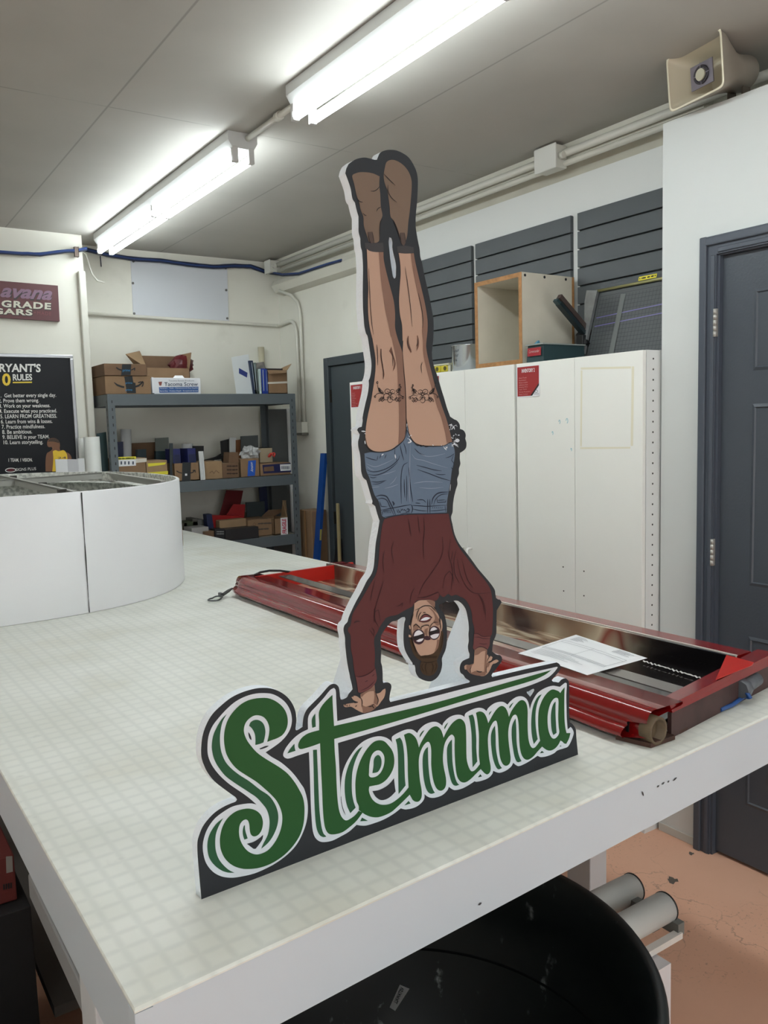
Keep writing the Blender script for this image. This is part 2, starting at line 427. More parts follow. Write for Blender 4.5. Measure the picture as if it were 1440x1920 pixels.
jbox((WX - .125, 2.54, 2.575), (WX - .06, 2.66, 2.668), 'square white junction box on the ceiling pipe right of the cutout feet')
jbox((WX - .13, 5.19, 2.585), (WX - .055, 5.27, 2.665), 'white junction box in the corner where the pipes meet')
# ledge channel below, in the corner
cx0 = WX - .10
pr = ((cx0, 2.50), (cx0 + .02, 2.535), (WX - .001, 2.54), (WX - .001, 2.44), (cx0 + .03, 2.455))
ch = MB().hull8([Vector((a, 3.72, z)) for a, z in pr], [Vector((a, 5.25, z)) for a, z in pr]).done('wall_channel', mat('channel_paint', (214, 212, 200), .5))
tag(ch, 'cream boxed channel high on the right wall near the corner', 'channel')
# conduit along the back wall that turns on to the right wall and drops
yb = WY - .02; zc = 2.245; xr = WX - .02
pts = [Vector((1.40, yb, 2.265)), Vector((xr - .02, yb, zc))] + bend(Vector((xr - .01, yb, zc)), Vector((xr, yb, zc)), Vector((xr, yb - .03, zc)), 4) + \
      bend(Vector((xr, 5.15, zc + .01)), Vector((xr, 5.055, zc + .01)), Vector((xr, 5.055, zc - .12)), 6) + [Vector((xr, 5.055, 1.56))]
run('conduit', pts, .011, 'pipe running along the back wall and bending down to the outlet box', 'conduit')
pts = [Vector((xr - .06, 5.17, 2.46)), Vector((xr - .02, 5.08, 2.42))] + bend(Vector((xr, 5.03, 2.37)), Vector((xr, 5.0, 2.33)), Vector((xr, 4.995, 2.25)), 5) + [Vector((xr, 4.995, 1.56))]
run('conduit', pts, .011, 'vertical pipe dropping from the cream channel to the outlet box', 'conduit')
t = thing('outlet_box', (xr, 5.02, 1.48), 'small white outlet box at the bottom of two vertical pipes', 'outlet')
MB().box((xr - .03, 4.98, 1.49), (WX - .001, 5.075, 1.565), bev=.004).done('box_body', M_conduit, t)
MB().box((xr - .034, 4.975, 1.475), (WX - .001, 5.08, 1.49), bev=.002).done('bottom_plate', mat('outlet_dark', (110, 108, 100), .5), t)
# blue data cables
ym = 5.07
def cable(ptpx, plane, rad, label, m, jit=.0, group=None):
    pts = []
    for i in range(len(ptpx) - 1):
        for k in range(4):
            a = k / 4; x = ptpx[i][0] * (1 - a) + ptpx[i + 1][0] * a; y = ptpx[i][1] * (1 - a) + ptpx[i + 1][1] * a
            pts.append((x, y))
    pts.append(ptpx[-1]); pts = [plane(*p) + Vector((0, -random.random() * jit, (random.random() - .5) * jit * .3)) for p in pts]
    return tag(MB().tube(pts, rad, seg=8).done('cable', m, None), label, 'cable', group)
Mb1 = mat('blue_cable', (44, 70, 128), .5); Mb2 = mat('dark_blue_cable', (40, 48, 72), .5)
la = [(-40, 469), (30, 474), (75, 476), (120, 470), (144, 469.5), (163, 465)]
lab = ['topmost blue cable strung along the partition wall', 'middle blue cable strung along the partition wall', 'dark blue cable lowest in the bundle along the partition wall']
for k in range(3):
    cable([(x, y + k * 2.2 - 1) for x, y in la], lambda x, y: onY(x, y, 5.055), .0045, lab[k], Mb2 if k == 2 else Mb1, .006)
lb = [(160, 467), (200, 477), (250, 485), (300, 488), (350, 495), (400, 500), (440, 498), (470, 499), (500, 510)]
lab = ['upper dark cable drooping along the back wall above the white sheet', 'blue cable drooping along the back wall above the white sheet', 'lowest dark cable drooping along the back wall above the white sheet']
for k in range(3):
    cable([(x, y + k * 2.6 - 2) for x, y in lb], lambda x, y: onY(x, y, WY - .03), .0055, lab[k], Mb1 if k == 1 else Mb2, .006)
lc = [(500, 510), (530, 515), (560, 513), (590, 503), (615, 495), (640, 488)]
for k, s in ((0, 'blue cable resting along the top of the cream channel'), (1, 'dark cable beside the blue one along the cream channel')):
    cable([(x, y + k * 3 - 1) for x, y in lc], lambda x, y: onX(x, y, WX - .1), .005, s, Mb1 if k == 0 else Mb2)
cl = MB().box(tuple(onY(139, 482, 5.07)), tuple(onY(147, 463, 5.045)), bev=.002)
tag(cl.done('cable_clip', mat('clip_metal', (110, 96, 88), .5, metal=.5)), 'small metal bracket holding the blue cables at the partition corner', 'bracket')
cable([(150, 470), (160, 476), (166, 492), (172, 512), (182, 526), (196, 530)], lambda x, y: onY(x, y, 5.2), .006, 'loose white cable hanging at the partition corner', M_conduit)
cable([(188, 480), (190, 500)], lambda x, y: onY(x, y, WY - .02), .003, 'short dark wire tail hanging under the blue cables', Mb2)
# ------------------------------------------------------------------ work table
TZ = .933
TA, TB, TC, TD = Vector((.217, .811, TZ)), Vector((1.865, .919, TZ)), Vector((1.748, 4.79, TZ)), Vector((.19, 4.73, TZ))
m = mat('table_mat', (226, 228, 220), .45); nt = m.node_tree; bs = nt.nodes['Principled BSDF']
# translucent cutting mat with a faint square grid, a little rotated like the table
def rot_line(nt, ang, spacing, off, width, soft):
    g = nt.nodes.new('ShaderNodeNewGeometry'); vr = nt.nodes.new('ShaderNodeVectorRotate'); vr.rotation_type = 'Z_AXIS'; vr.inputs['Angle'].default_value = ang
    nt.links.new(g.outputs['Position'], vr.inputs['Vector'])
    sp = nt.nodes.new('ShaderNodeSeparateXYZ'); nt.links.new(vr.outputs[0], sp.inputs[0]); out = []
    for ax in (0, 1):
        def M(op, a, b=None):
            n = nt.nodes.new('ShaderNodeMath'); n.operation = op
            for i, v in enumerate((a, b)):
                if v is None: continue
                if isinstance(v, (int, float)): n.inputs[i].default_value = v
                else: nt.links.new(v, n.inputs[i])
            return n.outputs[0]
        x = M('FRACT', M('ADD', M('DIVIDE', M('SUBTRACT', sp.outputs[ax], off), spacing), 0.5))
        d = M('MULTIPLY', M('ABSOLUTE', M('SUBTRACT', x, 0.5)), spacing)
        mr = nt.nodes.new('ShaderNodeMapRange'); mr.interpolation_type = 'SMOOTHSTEP'
        for i, v in ((1, width), (2, width + soft), (3, 1), (4, 0)): mr.inputs[i].default_value = v
        nt.links.new(d, mr.inputs[0]); out.append(mr.outputs[0])
    return maxf(nt, *out)
gf = rot_line(nt, -.028, .0325, .004, .0004, .0075)
bl = mixcol(nt, noise_fac(nt, 6, .35, .7), lin((232, 233, 226)), lin((220, 221, 212)))
bl = mixcol(nt, scalef(nt, noise_fac(nt, 3, .55, .75), .35), bl, lin((216, 208, 186)))
bl = mixcol(nt, scalef(nt, gf, .145), bl, lin((150, 156, 154)))
sm = noise_fac(nt, 28, .66, .78)
nt.links.new(mixcol(nt, scalef(nt, sm, .18), bl, lin((130, 130, 132))), bs.inputs['Base Color'])
M_skirt = mat('table_laminate', (198, 207, 214), .4, noise=.02, nscale=4)
M_edge = mat('mat_edge', (214, 216, 216), .4)
tb = thing('work_table', ((TA + TC) / 2) * 1.0 - Vector((0, 0, TZ)), 'long white sign-making table with a faint grid on its top', 'table')
top = MB()
Q = [TA, TB, TC, TD]
dn = Vector((0, 0, 1))
cen = (TA + TC) / 2
def inset(q, k): return [p + (cen - p).normalized() * k for p in q]
R = [[p - dn * .004 for p in Q], [p - dn * .002 for p in Q], inset(Q, .004), inset([p for p in Q], .0041)]
top.rings([R[0], R[1], R[2]], smooth=False, cap1=True); top.done('table_top', m, tb)
MB().hull8([p - dn * .024 for p in inset(Q, .02)], [p - dn * .0045 for p in inset(Q, .02)]).done('core', M_edge, tb)
def skirt(a, b, inward):
    t = (b - a).normalized(); n = Vector((-t.y, t.x, 0)) * inward
    z0, z1 = TZ - .099, TZ - .0045
    P = [a + n * .0006, b + n * .0006, b + n * .0195, a + n * .0195]
    mb = MB().hull8([Vector((p.x, p.y, z0)) for p in P], [Vector((p.x, p.y, z1)) for p in P]); mb.done('apron', M_skirt, tb)
skirt(TA, TB, 1); skirt(TB, TC, 1); skirt(TC, TD, 1); skirt(TD, TA, 1)
for x, y in ((.285, 1.18), (1.755, 1.60), (1.70, 4.68), (.26, 4.62), (.27, 2.7)):
    MB().box((x - .035, y - .045, 0), (x + .035, y + .045, TZ - .05), bev=.003).done('leg', mat('table_leg_paint', (206, 208, 210), .45), tb)
MB().box((.268, 1.226, .60), (.306, 1.72, .65), bev=.003).done('rail', mat('rail_grey', (150, 150, 150), .5), tb)
MB().box((.33, 1.9, .20), (1.66, 4.6, .225)).done('lower_shelf', mat('dark_shelf_board', (88, 84, 80), .7), tb)

# dark marks and scratches on the front apron
mk = MB()
for x0, y0, x1, y1 in ((1262, 1464, 1269, 1458), (1241, 1471, 1246, 1467), (1252, 1467, 1255, 1464), (1232, 1476, 1236, 1473), (1204, 1484, 1207, 1492), (897, 1697, 903, 1693)):
    nf = Vector((.0656, -1, 0)).normalized(); a = onP(x0, y0, TA - Vector((0, .0005, 0)), nf); b = onP(x1, y1, TA - Vector((0, .0005, 0)), nf)
    mk.strip([a, (a + b) / 2, b], [.001, .0035, .0015], nf)
mk.done('scuff', mat('scuff', (60, 60, 62), .7), tb)

# ------------------------------------------------------------------ big white drum of a round sign cabinet
DH = .405; dc = Vector((.455, 3.64, TZ))
def dring(k, z, e=2.45):
    P = []
    for i in range(96):
        t = 2 * math.pi * i / 96; c, s = math.cos(t), math.sin(t)
        rx = .775 if c > 0 else .60; ry = .865
        P.append(Vector((dc.x + (rx - k) * math.copysign(abs(c) ** (2 / e), c), dc.y + (ry - k) * math.copysign(abs(s) ** (2 / e), s), TZ + z)))
    return P
dr = thing('sign_drum', dc, 'large white drum-shaped sign cabinet lying open-topped on the table', 'sign cabinet')
M_dw = mat('drum_white', (234, 235, 237), .4, noise=.015, nscale=3)
MB().rings([dring(0, .001), dring(0, DH - .002), dring(.003, DH), dring(.012, DH)]).done('shell', M_dw, dr)
m = mat('drum_zinc', (176, 178, 172), .55, metal=.05); nt = m.node_tree
nt.links.new(mixcol(nt, noise_fac(nt, 55, .42, .62), lin((226, 227, 220)), lin((168, 170, 164))), nt.nodes['Principled BSDF'].inputs['Base Color'])
MB().rings([dring(.012, DH), dring(.014, DH - .004), dring(.014, .03)]).done('inner_wall', m, dr)
MB().rings([dring(.10, DH - .045), dring(.014, DH - .045)]).rings([dring(.014, DH - .048), dring(.10, DH - .048)]).rings([dring(.10, DH - .048), dring(.10, DH - .045)]).done('inner_flange', m, dr)
MB().face(dring(.014, .03)).done('floor_plate', mat('drum_floor', (196, 197, 192), .6), dr)
M_bar = mat('drum_bar', (176, 176, 170), .5, metal=.15)
def bar(a, b, w=.02, h=.006, z=DH - .004):
    a, b = Vector(a), Vector(b); t = (b - a).normalized(); n = Vector((-t.y, t.x, 0)) * w / 2
    mb = MB().hull8([a - n + dn * (TZ + z - h), b - n + dn * (TZ + z - h), b + n + dn * (TZ + z - h), a + n + dn * (TZ + z - h)],
                    [a - n + dn * (TZ + z), b - n + dn * (TZ + z), b + n + dn * (TZ + z), a + n + dn * (TZ + z)])
    mb.hull8([a + n * .8 + dn * (TZ + z - .03), b + n * .8 + dn * (TZ + z - .03), b + n + dn * (TZ + z - .03), a + n + dn * (TZ + z - .03)],
             [a + n * .8 + dn * (TZ + z), b + n * .8 + dn * (TZ + z), b + n + dn * (TZ + z), a + n + dn * (TZ + z)])
    mb.done('cross_bar', M_bar, dr)
zt = TZ + DH
a = onZ(150, 921, zt); b = onZ(-20, 885, zt); bar((a.x, a.y, 0), (b.x, b.y, 0))
a = onZ(200, 884, zt); b = onZ(306, 899, zt); bar((a.x, a.y, 0), (b.x, b.y, 0))
a = onZ(195, 884, zt); b = onZ(-30, 900, zt); bar((a.x, a.y, 0), (b.x, b.y, 0))
for px, py in ((205, 884), (116, 919), (25, 893), (80, 906)):
    p = onZ(px, py, zt - .004); MB().box((p.x - .014, p.y - .01, zt - .022), (p.x + .014, p.y + .01, zt - .001)).done('bracket', mat('bracket_dark', (70, 68, 64), .5, metal=.4), dr)
# seam down the front and the wrap on the right flank
b0, t0 = onZ(168, 1150, TZ), onZ(152, 927, zt)
ptsb = dring(-.0012, .002); ptst = dring(-.0012, DH - .003)
N_ = 96
def near(ps, q):
    return min((ps[i].lerp(ps[(i + 1) % N_], j / 20) for i in range(N_) for j in range(20)), key=lambda p: (p - q).length)
bb, tt = [min((ps[i].lerp(ps[(i + 1) % N_], j / 20) for i in range(N_) for j in range(20) if ps[i].y < dc.y), key=lambda p: abs(p.x / p.y - q.x / q.y)) for ps, q in ((ptsb, b0), (ptst, t0))]
pr = [(0, 0.0035), (.12, .002), (.3, .003), (.48, .0045), (.6, .002), (.8, .003), (1, .005)]
ln = [bb.lerp(tt, a) for a, _ in pr]
nrm = Vector((.25, -1, 0)).normalized(); ln = [p + nrm * .0015 for p in ln]
MB().strip(ln, [w_ for _, w_ in pr], nrm).done('seam', mat('seam_dark', (52, 52, 52), .7), dr)
s = [Vector(p) for p in dring(-.001, .17)]; kk = [i for i in range(96) if s[i].x > dc.x + .6 and s[i].y > 3.15 and s[i].y < 3.62]
if len(kk) > 1:
    q = [Vector((s[i].x + .0006, s[i].y, 0)) for i in kk]
    q.sort(key=lambda p: p.y)
    mb = MB(); zs = lambda i: (.16 + .065 * math.sin(math.pi * i / (len(q) - 1)))
    for i in range(len(q) - 1):
        mb.face([q[i] + dn * (TZ + .16 - .065 * math.sin(math.pi * i / (len(q) - 1))), q[i + 1] + dn * (TZ + .16 - .065 * math.sin(math.pi * (i + 1) / (len(q) - 1))), q[i + 1] + dn * (TZ + zs(i + 1)), q[i] + dn * (TZ + zs(i))][::1])
    mb.done('decal', mat('drum_orange', (206, 140, 40), .5), dr)
# ------------------------------------------------------------------ the cutout sign
CROP = {'A': (370, 1280, 7.2), 'B': (370, 1480, 6.545), 'C': (530, 1270, 7.2), 'D': (570, 1390, 7.579), 'E': (730, 1340, 8), 'G': (860, 1290, 8),
        'H': (980, 1230, 9.6), 'I': (700, 1220, 4), 'J': (630, 270, 8.47), 'K': (650, 440, 8), 'L': (660, 630, 6.545), 'N': (660, 780, 6.26),
        'O': (640, 960, 4.8), 'P': (630, 1140, 9.146), 'Q': (740, 1100, 9.6), 'R': (820, 1100, 10.107), 'Z': (0, 0, 1)}
SA, SB = onZ(377.6, 1686.4, TZ), onZ(1083.9, 1414.9, TZ)
S_u = (SB - SA).normalized(); S_n = Vector((S_u.y, -S_u.x, 0))       # S_n points at the viewer
S_v = Vector((0, 0, 1))
THK = .016
def P2(x, y):
    p = onP(x, y, SA, S_n) - SA; return (p.dot(S_u), p.dot(S_v))
def W3(p, d=0.0): return SA + S_u * p[0] + S_v * p[1] + S_n * d
def pts(s):
    out = []
    for seg in s.split(';'):
        tk = seg.split(); x0, y0, k = CROP[tk[0]]
        for t in tk[1:]:
            cx = t.endswith('!'); a, b = t.rstrip('!').split(',')
            x, y = P2(x0 + float(a) / k, y0 + float(b) / k); out.append((x, y, cx))
    return out
def smooth(P, closed=True, n=4, ang=62):
    m = len(P)
    def corner(i):
        if P[i][2]: return True
        if not closed and i in (0, m - 1): return True
        a, b, c = P[i - 1], P[i], P[(i + 1) % m]
        v1 = (b[0] - a[0], b[1] - a[1]); v2 = (c[0] - b[0], c[1] - b[1])
        l1, l2 = math.hypot(*v1), math.hypot(*v2)
        if l1 < 1e-7 or l2 < 1e-7: return True
        return (v1[0] * v2[0] + v1[1] * v2[1]) / (l1 * l2) < math.cos(math.radians(ang))
    cn = [corner(i) for i in range(m)]
    def tan(i):
        if cn[i]: return None
        a, c = P[i - 1], P[(i + 1) % m]; return (c[0] - a[0], c[1] - a[1])
    out = []
    for i in range(m if closed else m - 1):
        p, q = P[i], P[(i + 1) % m]; L = math.hypot(q[0] - p[0], q[1] - p[1]); ta, tb = tan(i), tan((i + 1) % m)
        def sc(t):
            if t is None: return (q[0] - p[0], q[1] - p[1])
            l = math.hypot(*t) or 1; return (t[0] / l * L, t[1] / l * L)
        A, B = sc(ta), sc(tb)
        for k in range(n):
            s = k / n; h1 = 2 * s ** 3 - 3 * s * s + 1; h2 = s ** 3 - 2 * s * s + s; h3 = -2 * s ** 3 + 3 * s * s; h4 = s ** 3 - s * s
            out.append((h1 * p[0] + h2 * A[0] + h3 * q[0] + h4 * B[0], h1 * p[1] + h2 * A[1] + h3 * q[1] + h4 * B[1]))
    if not closed: out.append(P[-1][:2])
    return out
SM = Matrix(((S_u.x, 0, S_n.x), (S_u.y, 0, S_n.y), (S_u.z, 1, S_n.z)))   # columns u, v, n
def place(me, d):
    for v in me.vertices: v.co = W3((v.co.x, v.co.y), d + v.co.z)
    return me
LAY = .00035
def pmat(name, col, rough): return mat(name, col, rough, spec=.2)
def art(name, strs, m, layer, parent, label=None, raw=False):
    for i, s in enumerate(strs):
        mb = MB().mesh(place(curve_mesh([smooth(pts(s))]), LAY * (layer + .06 * i * (len(strs) < 12))))
        bmesh.ops.recalc_face_normals(mb.bm, faces=mb.bm.faces[:])
        for fc in mb.bm.faces:
            if fc.normal.dot(S_n) < 0: fc.normal_flip()
        o = mb.done(name, m, parent)
        if label: o['label'] = label
def ink(name, rows, m, layer, parent):
    """hand drawn lines: (string, width in photo pixels); both ends taper"""
    mb = MB()
    for s, wd in rows:
        q = smooth(pts(s), closed=False, n=5); n_ = len(q)
        p3 = [W3(p, LAY * layer) for p in q]
        pxm = .00064
        ws = [wd * pxm * (.35 + .65 * min(1, 4 * min(i, n_ - 1 - i) / n_)) for i in range(n_)]
        mb.strip(p3, ws, S_n)
    return mb.done(name, m, parent)

sg = thing('cutout_sign', (SA + SB) / 2, 'tall foam cutout sign of an illustrated woman doing a handstand on green script lettering', 'sign')
M_foam = mat('white_foam', (240, 246, 252), .7, bump=.35, bscale=220)
M_dark = pmat('print_black', (45, 48, 52), .5)
M_wprint = pmat('print_white', (212, 219, 226), .5)
M_green = pmat('print_green', (38, 84, 42), .5)
M_green2 = pmat('print_deep_green', (42, 86, 58), .5)

OUTER = ("B 50,1352! 10,900! 1,760 2,640 20,570 65,460 130,370 220,280 330,210 420,170 470,150 487,125 470,98 420,62 335,0;"
 "A 230,1330 130,1200 75,1080! 55,1000 52,880 70,720 120,570 200,430 320,310 460,200 620,125 780,80 890,70 1000,80 1110,120 1210,190 1280,280 1325,390 1337,500 1330,580 1326,630 1340,642 1370,630 1425,592;"
 "C 268,660! 275,580 290,510 330,430 400,355 500,255 600,140 640,103 680,88 720,95 755,130 768,190 775,260 783,297 810,298 868,268 890,225 920,190 944,160!;"
 "P 270,1310 240,1190! 235,1150 215,1060 190,920 170,760 158,620 155,520 148,470 135,420 130,350 150,290 195,240 215,170 240,105;"
 "O 130,810 180,720 230,620 270,560 290,500 300,400 310,280 330,170 344,80!;"
 "N 300,1160 272,1058! 235,1030 240,1000 228,960 205,880 185,810 168,755! 130,720 110,660 105,600 100,500 90,430 75,370 72,300 85,250 90,215! 60,165 75,140 115,125! 125,60;"
 "L 130,1000 160,850 195,700 207,600 205,545! 220,510 235,430 238,330 225,230 210,120 190,0;"
 "K 290,1480 265,1370 255,1250 245,1100 242,900 243,700 245,500 235,300 228,240 213,190 205,100;"
 "J 385,1500 360,1400 358,1300 357,1150! 330,1060 300,930! 262,870 235,720 205,620 165,510 148,465! 165,390 200,320! 230,295 290,255 360,228 450,215 530,228 610,250 650,250! 670,200 700,140 770,105 850,92 950,100 1050,140 1150,210 1220,310 1275,430 1298,550 1297,750 1285,950 1270,1100 1265,1300 1285,1450 1310,1580 1330,1680;"
 "K 1105,330 1130,420 1165,600 1205,780 1250,980 1280,1150 1300,1270 1305,1400 1300,1530 1290,1650 1280,1750;"
 "L 980,190 985,270 1000,350 1030,440 1060,530 1095,650 1130,760 1165,880 1205,990! 1250,1020 1290,1040 1320,1085 1325,1140! 1370,1160 1395,1210 1390,1260! 1405,1320 1395,1380 1350,1420;"
 "N 1267,433! 1265,500 1272,560 1255,620 1255,680 1235,740 1238,800 1220,860 1200,940 1190,1000 1185,1050 1180,1130 1163,1185;"
 "O 1000,110 1020,200 1060,285 1120,360 1180,440 1230,510 1290,580 1340,640 1380,700 1386,735;"
 "R 1112,215! 1150,240 1185,248 1220,292 1190,345 1126,450! 1122,520 1120,700 1118,880 1095,960 1060,1040 1045,1150 1040,1230! 1100,1275 1140,1290 1190,1300 1225,1350 1220,1410 1180,1470 1120,1550 1060,1620 1025,1680 1042,1714!;"
 "I 1100,148 1250,115 1375,88!;H 665,150 680,200 665,260 610,330 560,380 520,425! 545,462 600,468 650,475 690,430 760,400 810,430 835,490 838,700 835,900 840,1100 845,1195! 890,1220 930,1270 958,1320! 970,1500 997,1775!")
HOLES = ["P 932,1612! 915,1570 930,1450 950,1360 940,1310 900,1280 860,1275 812,1285! 803,1250 800,1120 790,1000 770,920 775,780 770,620 768,500 790,440 850,350 900,290 960,235 1040,215 1090,185 1130,160;"
 "Q 180,545! 192,580 175,650 168,720 160,820 158,900 165,1040 190,1150 240,1250 290,1330 320,1372 325,1402 358,1412! 370,1460 375,1520 390,1570 430,1630 490,1670 560,1695 640,1705 700,1685 770,1630 820,1550 845,1470 855,1390 850,1300 870,1240 910,1150 935,1040 943,900 940,780 935,680 920,600 905,530 870,460 830,420 800,370 800,330 830,310 880,295 930,262 980,280 1030,275 1080,250 1130,255;"
 "R 400,275 460,320 510,380 545,450 570,560 590,680 598,800 590,900 595,1030 580,1130 590,1220 610,1280 605,1350 540,1378 480,1410 440,1470 425,1550 440,1630 490,1670 530,1730 580,1765 615,1790 605,1815 555,1828!;I 400,320!",
 "K 640,40 670,50 685,110 685,190 700,280 725,380 740,470 740,560 735,640 715,660 695,630 680,540 665,440 650,330 640,220 630,110",
 "H 75,640! 100,640! 190,590 212,610 180,670 135,735! 75,665!"]
polys = [smooth(pts(OUTER))] + [smooth(pts(h)) for h in HOLES]
me = curve_mesh(polys, THK / 2)
board = MB().mesh(place(me, -THK / 2 - .0002))
board.done('foam_board', M_foam, sg)
fm_ = MB().mesh(place(curve_mesh(polys), 0))
for fc in fm_.bm.faces:
    if fc.normal.dot(S_n) < 0: fc.normal_flip()
fm_.done('black_print', M_dark, sg)
# triangular foam fins that keep it upright
for px, top_px, depth in ((681, 1186, .16), (893, 1128, .17)):
    a = P2(px, 1300)[0]; h = P2(px, top_px)[1]
    base = W3((a, 0), -THK)
    q = [base, base - S_n * depth, base - S_n * (depth * .92) + dn * .03, base + dn * h]
    MB().slab([p - S_u * .011 for p in q], S_u * .022).done('support_fin', M_foam, sg)

WHITE = ["A 880,140 1000,150 1100,195 1190,270 1250,370 1275,490 1260,600 1210,700 1130,790 1040,860 920,940! 1000,1000 1120,1070 1240,1170 1330,1270 1400,1370 1440,1432;B 1345,120 1355,230 1345,360 1310,490 1240,640 1160,745 1040,850 900,940 700,1030 500,1075 400,1083 290,1065 190,1010 110,910 75,800 65,690 85,580 130,470 210,360 310,280 430,210 560,180 660,172 725,185! 640,110 560,50 485,0;A 420,1360 300,1250 200,1120 145,990 135,870 150,720 200,590 290,470 400,350 520,250 660,180 780,148",
 "C 690,142 712,168 720,280 735,590!;I 100,430 400,356 720,274 1120,178;H 605,195! 628,198 615,225 550,305 450,390 300,460 150,520 0,570;I 900,345 600,430 300,522 0,612;C 745,885! 760,1150 775,1440;D 490,200 500,400 510,600 520,780 525,860 545,940 590,1050! 660,1060 780,960! 790,1030 745,1185! 640,1280 520,1350 400,1410 290,1430 220,1420 160,1370 125,1280 110,1150 95,900 85,600 75,300 68,150!;C 200,1055 80,1095 30,1085 5,1050 20,990 70,910 150,820 240,750 340,700! 338,600 345,530 375,470 450,390 550,280 640,170",
 "D 1065,-73 1160,-55 1240,0 1300,100! 1340,300 1340,750! 1440,700! 1440,870 1380,945! 1270,1030 1130,1110 1000,1160 880,1195 800,1195 745,1185! 640,1100 590,1050 560,990 535,870 520,760 520,640 535,500 570,370 640,230 740,90 840,0 960,-55",
 "E 35,340 60,310 150,260 250,222 340,222 400,260 415,275! 440,230 520,155 620,112 700,108 770,145 790,165! 810,120 880,50 960,10 1050,0 1110,22 1140,60 1180,10! 1300,300! 1350,700! 1440,850! 1440,960 1330,1000 1280,995! 1180,1060 1080,1110 980,1130 930,1110 890,1080! 870,1130 800,1200 700,1240 620,1245 560,1220 525,1190! 520,1260 470,1330 380,1390 250,1420 190,1410 165,1403! 100,1435! 0,1500! 0,1260! 90,1150! 75,950 100,700 60,450 40,405",
 "G 90,400 110,370 200,320 300,295 370,310 415,345! 440,300 520,235 600,208 670,210 730,248! 770,200 850,140 930,122 1000,150 1040,210 1065,320! 1090,230 1130,150 1200,80 1290,30 1400,0! 1440,500! 1440,970 1350,1010 1230,1035 1180,1015! 1100,1070 1000,1130 900,1170 850,1150 815,1120! 790,1170 720,1230 620,1270 560,1260 515,1240! 500,1290 440,1350 340,1390 260,1405 230,1395! 130,1390! 130,1300 150,1000 100,700 85,450",
 "H 130,960! 160,850 210,740 280,650 400,575 530,535 620,545 665,555! 720,510 765,480 790,500 782,700 785,900 790,1100 800,1250 808,1320! 860,1275 890,1310 915,1380 900,1450 860,1550 810,1630 740,1660 620,1700 560,1750 440,1800 330,1818 280,1800 258,1785! 100,1700! 90,1300 100,1100"]
art('white_outline', WHITE, M_wprint, 1, sg)
BLACKS = ["A 685,665! 705,690 725,740 728,775! 705,755 690,710", "A 835,888! 870,872 920,852 965,850! 930,872 880,890 845,897", "B 605,665! 690,640 760,595 805,555! 795,610 750,680 715,725! 690,728 650,700",
 "D 970,705! 1060,690 1160,640 1230,580 1275,520! 1285,620 1298,710! 1230,780 1160,822 1090,832 1030,800 990,750", "D 519,780! 524,780 532,860 552,950 590,1048! 560,1000 535,920"]
art('black_counter', BLACKS, M_dark, 2, sg)
art('letter', ["A 880,203 980,215 1080,265 1160,340 1205,430 1218,530 1200,620 1150,700 1080,745 1000,775 940,798! 960,720 970,620 950,540 900,470 830,440 760,445 690,490 645,550 625,630 635,700 670,780 720,850 790,930 880,1000 1000,1075 1120,1150 1220,1230 1310,1340 1370,1440;B 1290,90 1310,190 1312,300 1300,420 1265,540 1210,640 1130,740 1030,830 900,910 760,960 640,975 540,970 430,930 340,850 290,750 275,650 280,560 310,450 370,350 460,275 560,240 640,235 720,260 775,310 800,380 800,440 780,510 740,560 690,575 655,550 640,490 635,430 620,385 595,368 560,380 525,420 510,480 510,550 525,620 560,690 610,750 670,785 730,797 800,780 870,740 940,660 1000,550 1035,430 1040,330 1020,240 970,140 900,60 840,5;A 800,1340 660,1250 540,1170 450,1070 390,960 365,850 358,730 375,600 420,480 500,370 600,280 720,225"], M_green, 2, sg, 'big green capital S')
art('letter', ["C 668,235! 672,350 690,655!;I 400,405 720,318 1120,205;H 515,250! 400,335 250,410 120,455 0,493;I 800,338 400,460 0,578;C 693,830! 700,1000 715,1200 725,1440;D 470,780 490,950 520,1050 560,1105 600,1122 650,1100 720,1050 775,985! 830,1010! 740,1130 640,1220 540,1290 420,1320 350,1310 310,1260 285,1170 265,950 255,700 240,400 225,25!;C 400,925 300,955 230,965 207,930 215,880 250,820 320,765 400,735 490,712! 490,600 485,480 510,410 570,330"], M_green, 2, sg, 'green t whose crossbar sweeps over the word')
art('letter', ["D 1076,-17 1140,0 1200,60 1250,130 1278,230 1275,340 1240,440 1170,540 1080,605 980,628 925,640 918,690 935,760 975,830 1040,880 1120,900 1220,885;E 110,1270 200,1190 288,1085! 310,1190! 200,1300 100,1395;D 1240,1000 1140,1050 1040,1078 950,1070 870,1040 825,1010! 775,975! 775,920 745,850 730,720 728,580 745,440 790,290 850,170 930,60 1000,0"], M_green, 2, sg, 'green lower-case e')
art('letter', ["E 215,300! 290,272 350,300 400,360 425,430 440,490! 470,420 540,300 610,210 690,172 750,200 785,260 810,345! 850,260 920,150 980,90 1040,60 1090,75 1130,130 1145,220 1150,400 1155,650 1175,750 1210,830 1240,848 1290,820 1365,725! 1370,810! 1300,880 1220,960 1140,1012 1070,1005 1020,940 995,830 980,650 975,450 975,350 950,305 920,300 870,350 825,440 805,560 800,680 815,800 845,950 845,1050 820,1110 765,1140 710,1110 670,1030 640,900 625,750 625,550 615,460 590,410 560,410 510,460 465,550 440,660 440,800 455,980 480,1130 480,1230 450,1290 400,1305 350,1280 320,1230 300,1195! 285,1085! 275,900 270,650 255,480 235,380"], M_green, 2, sg, 'first green m')
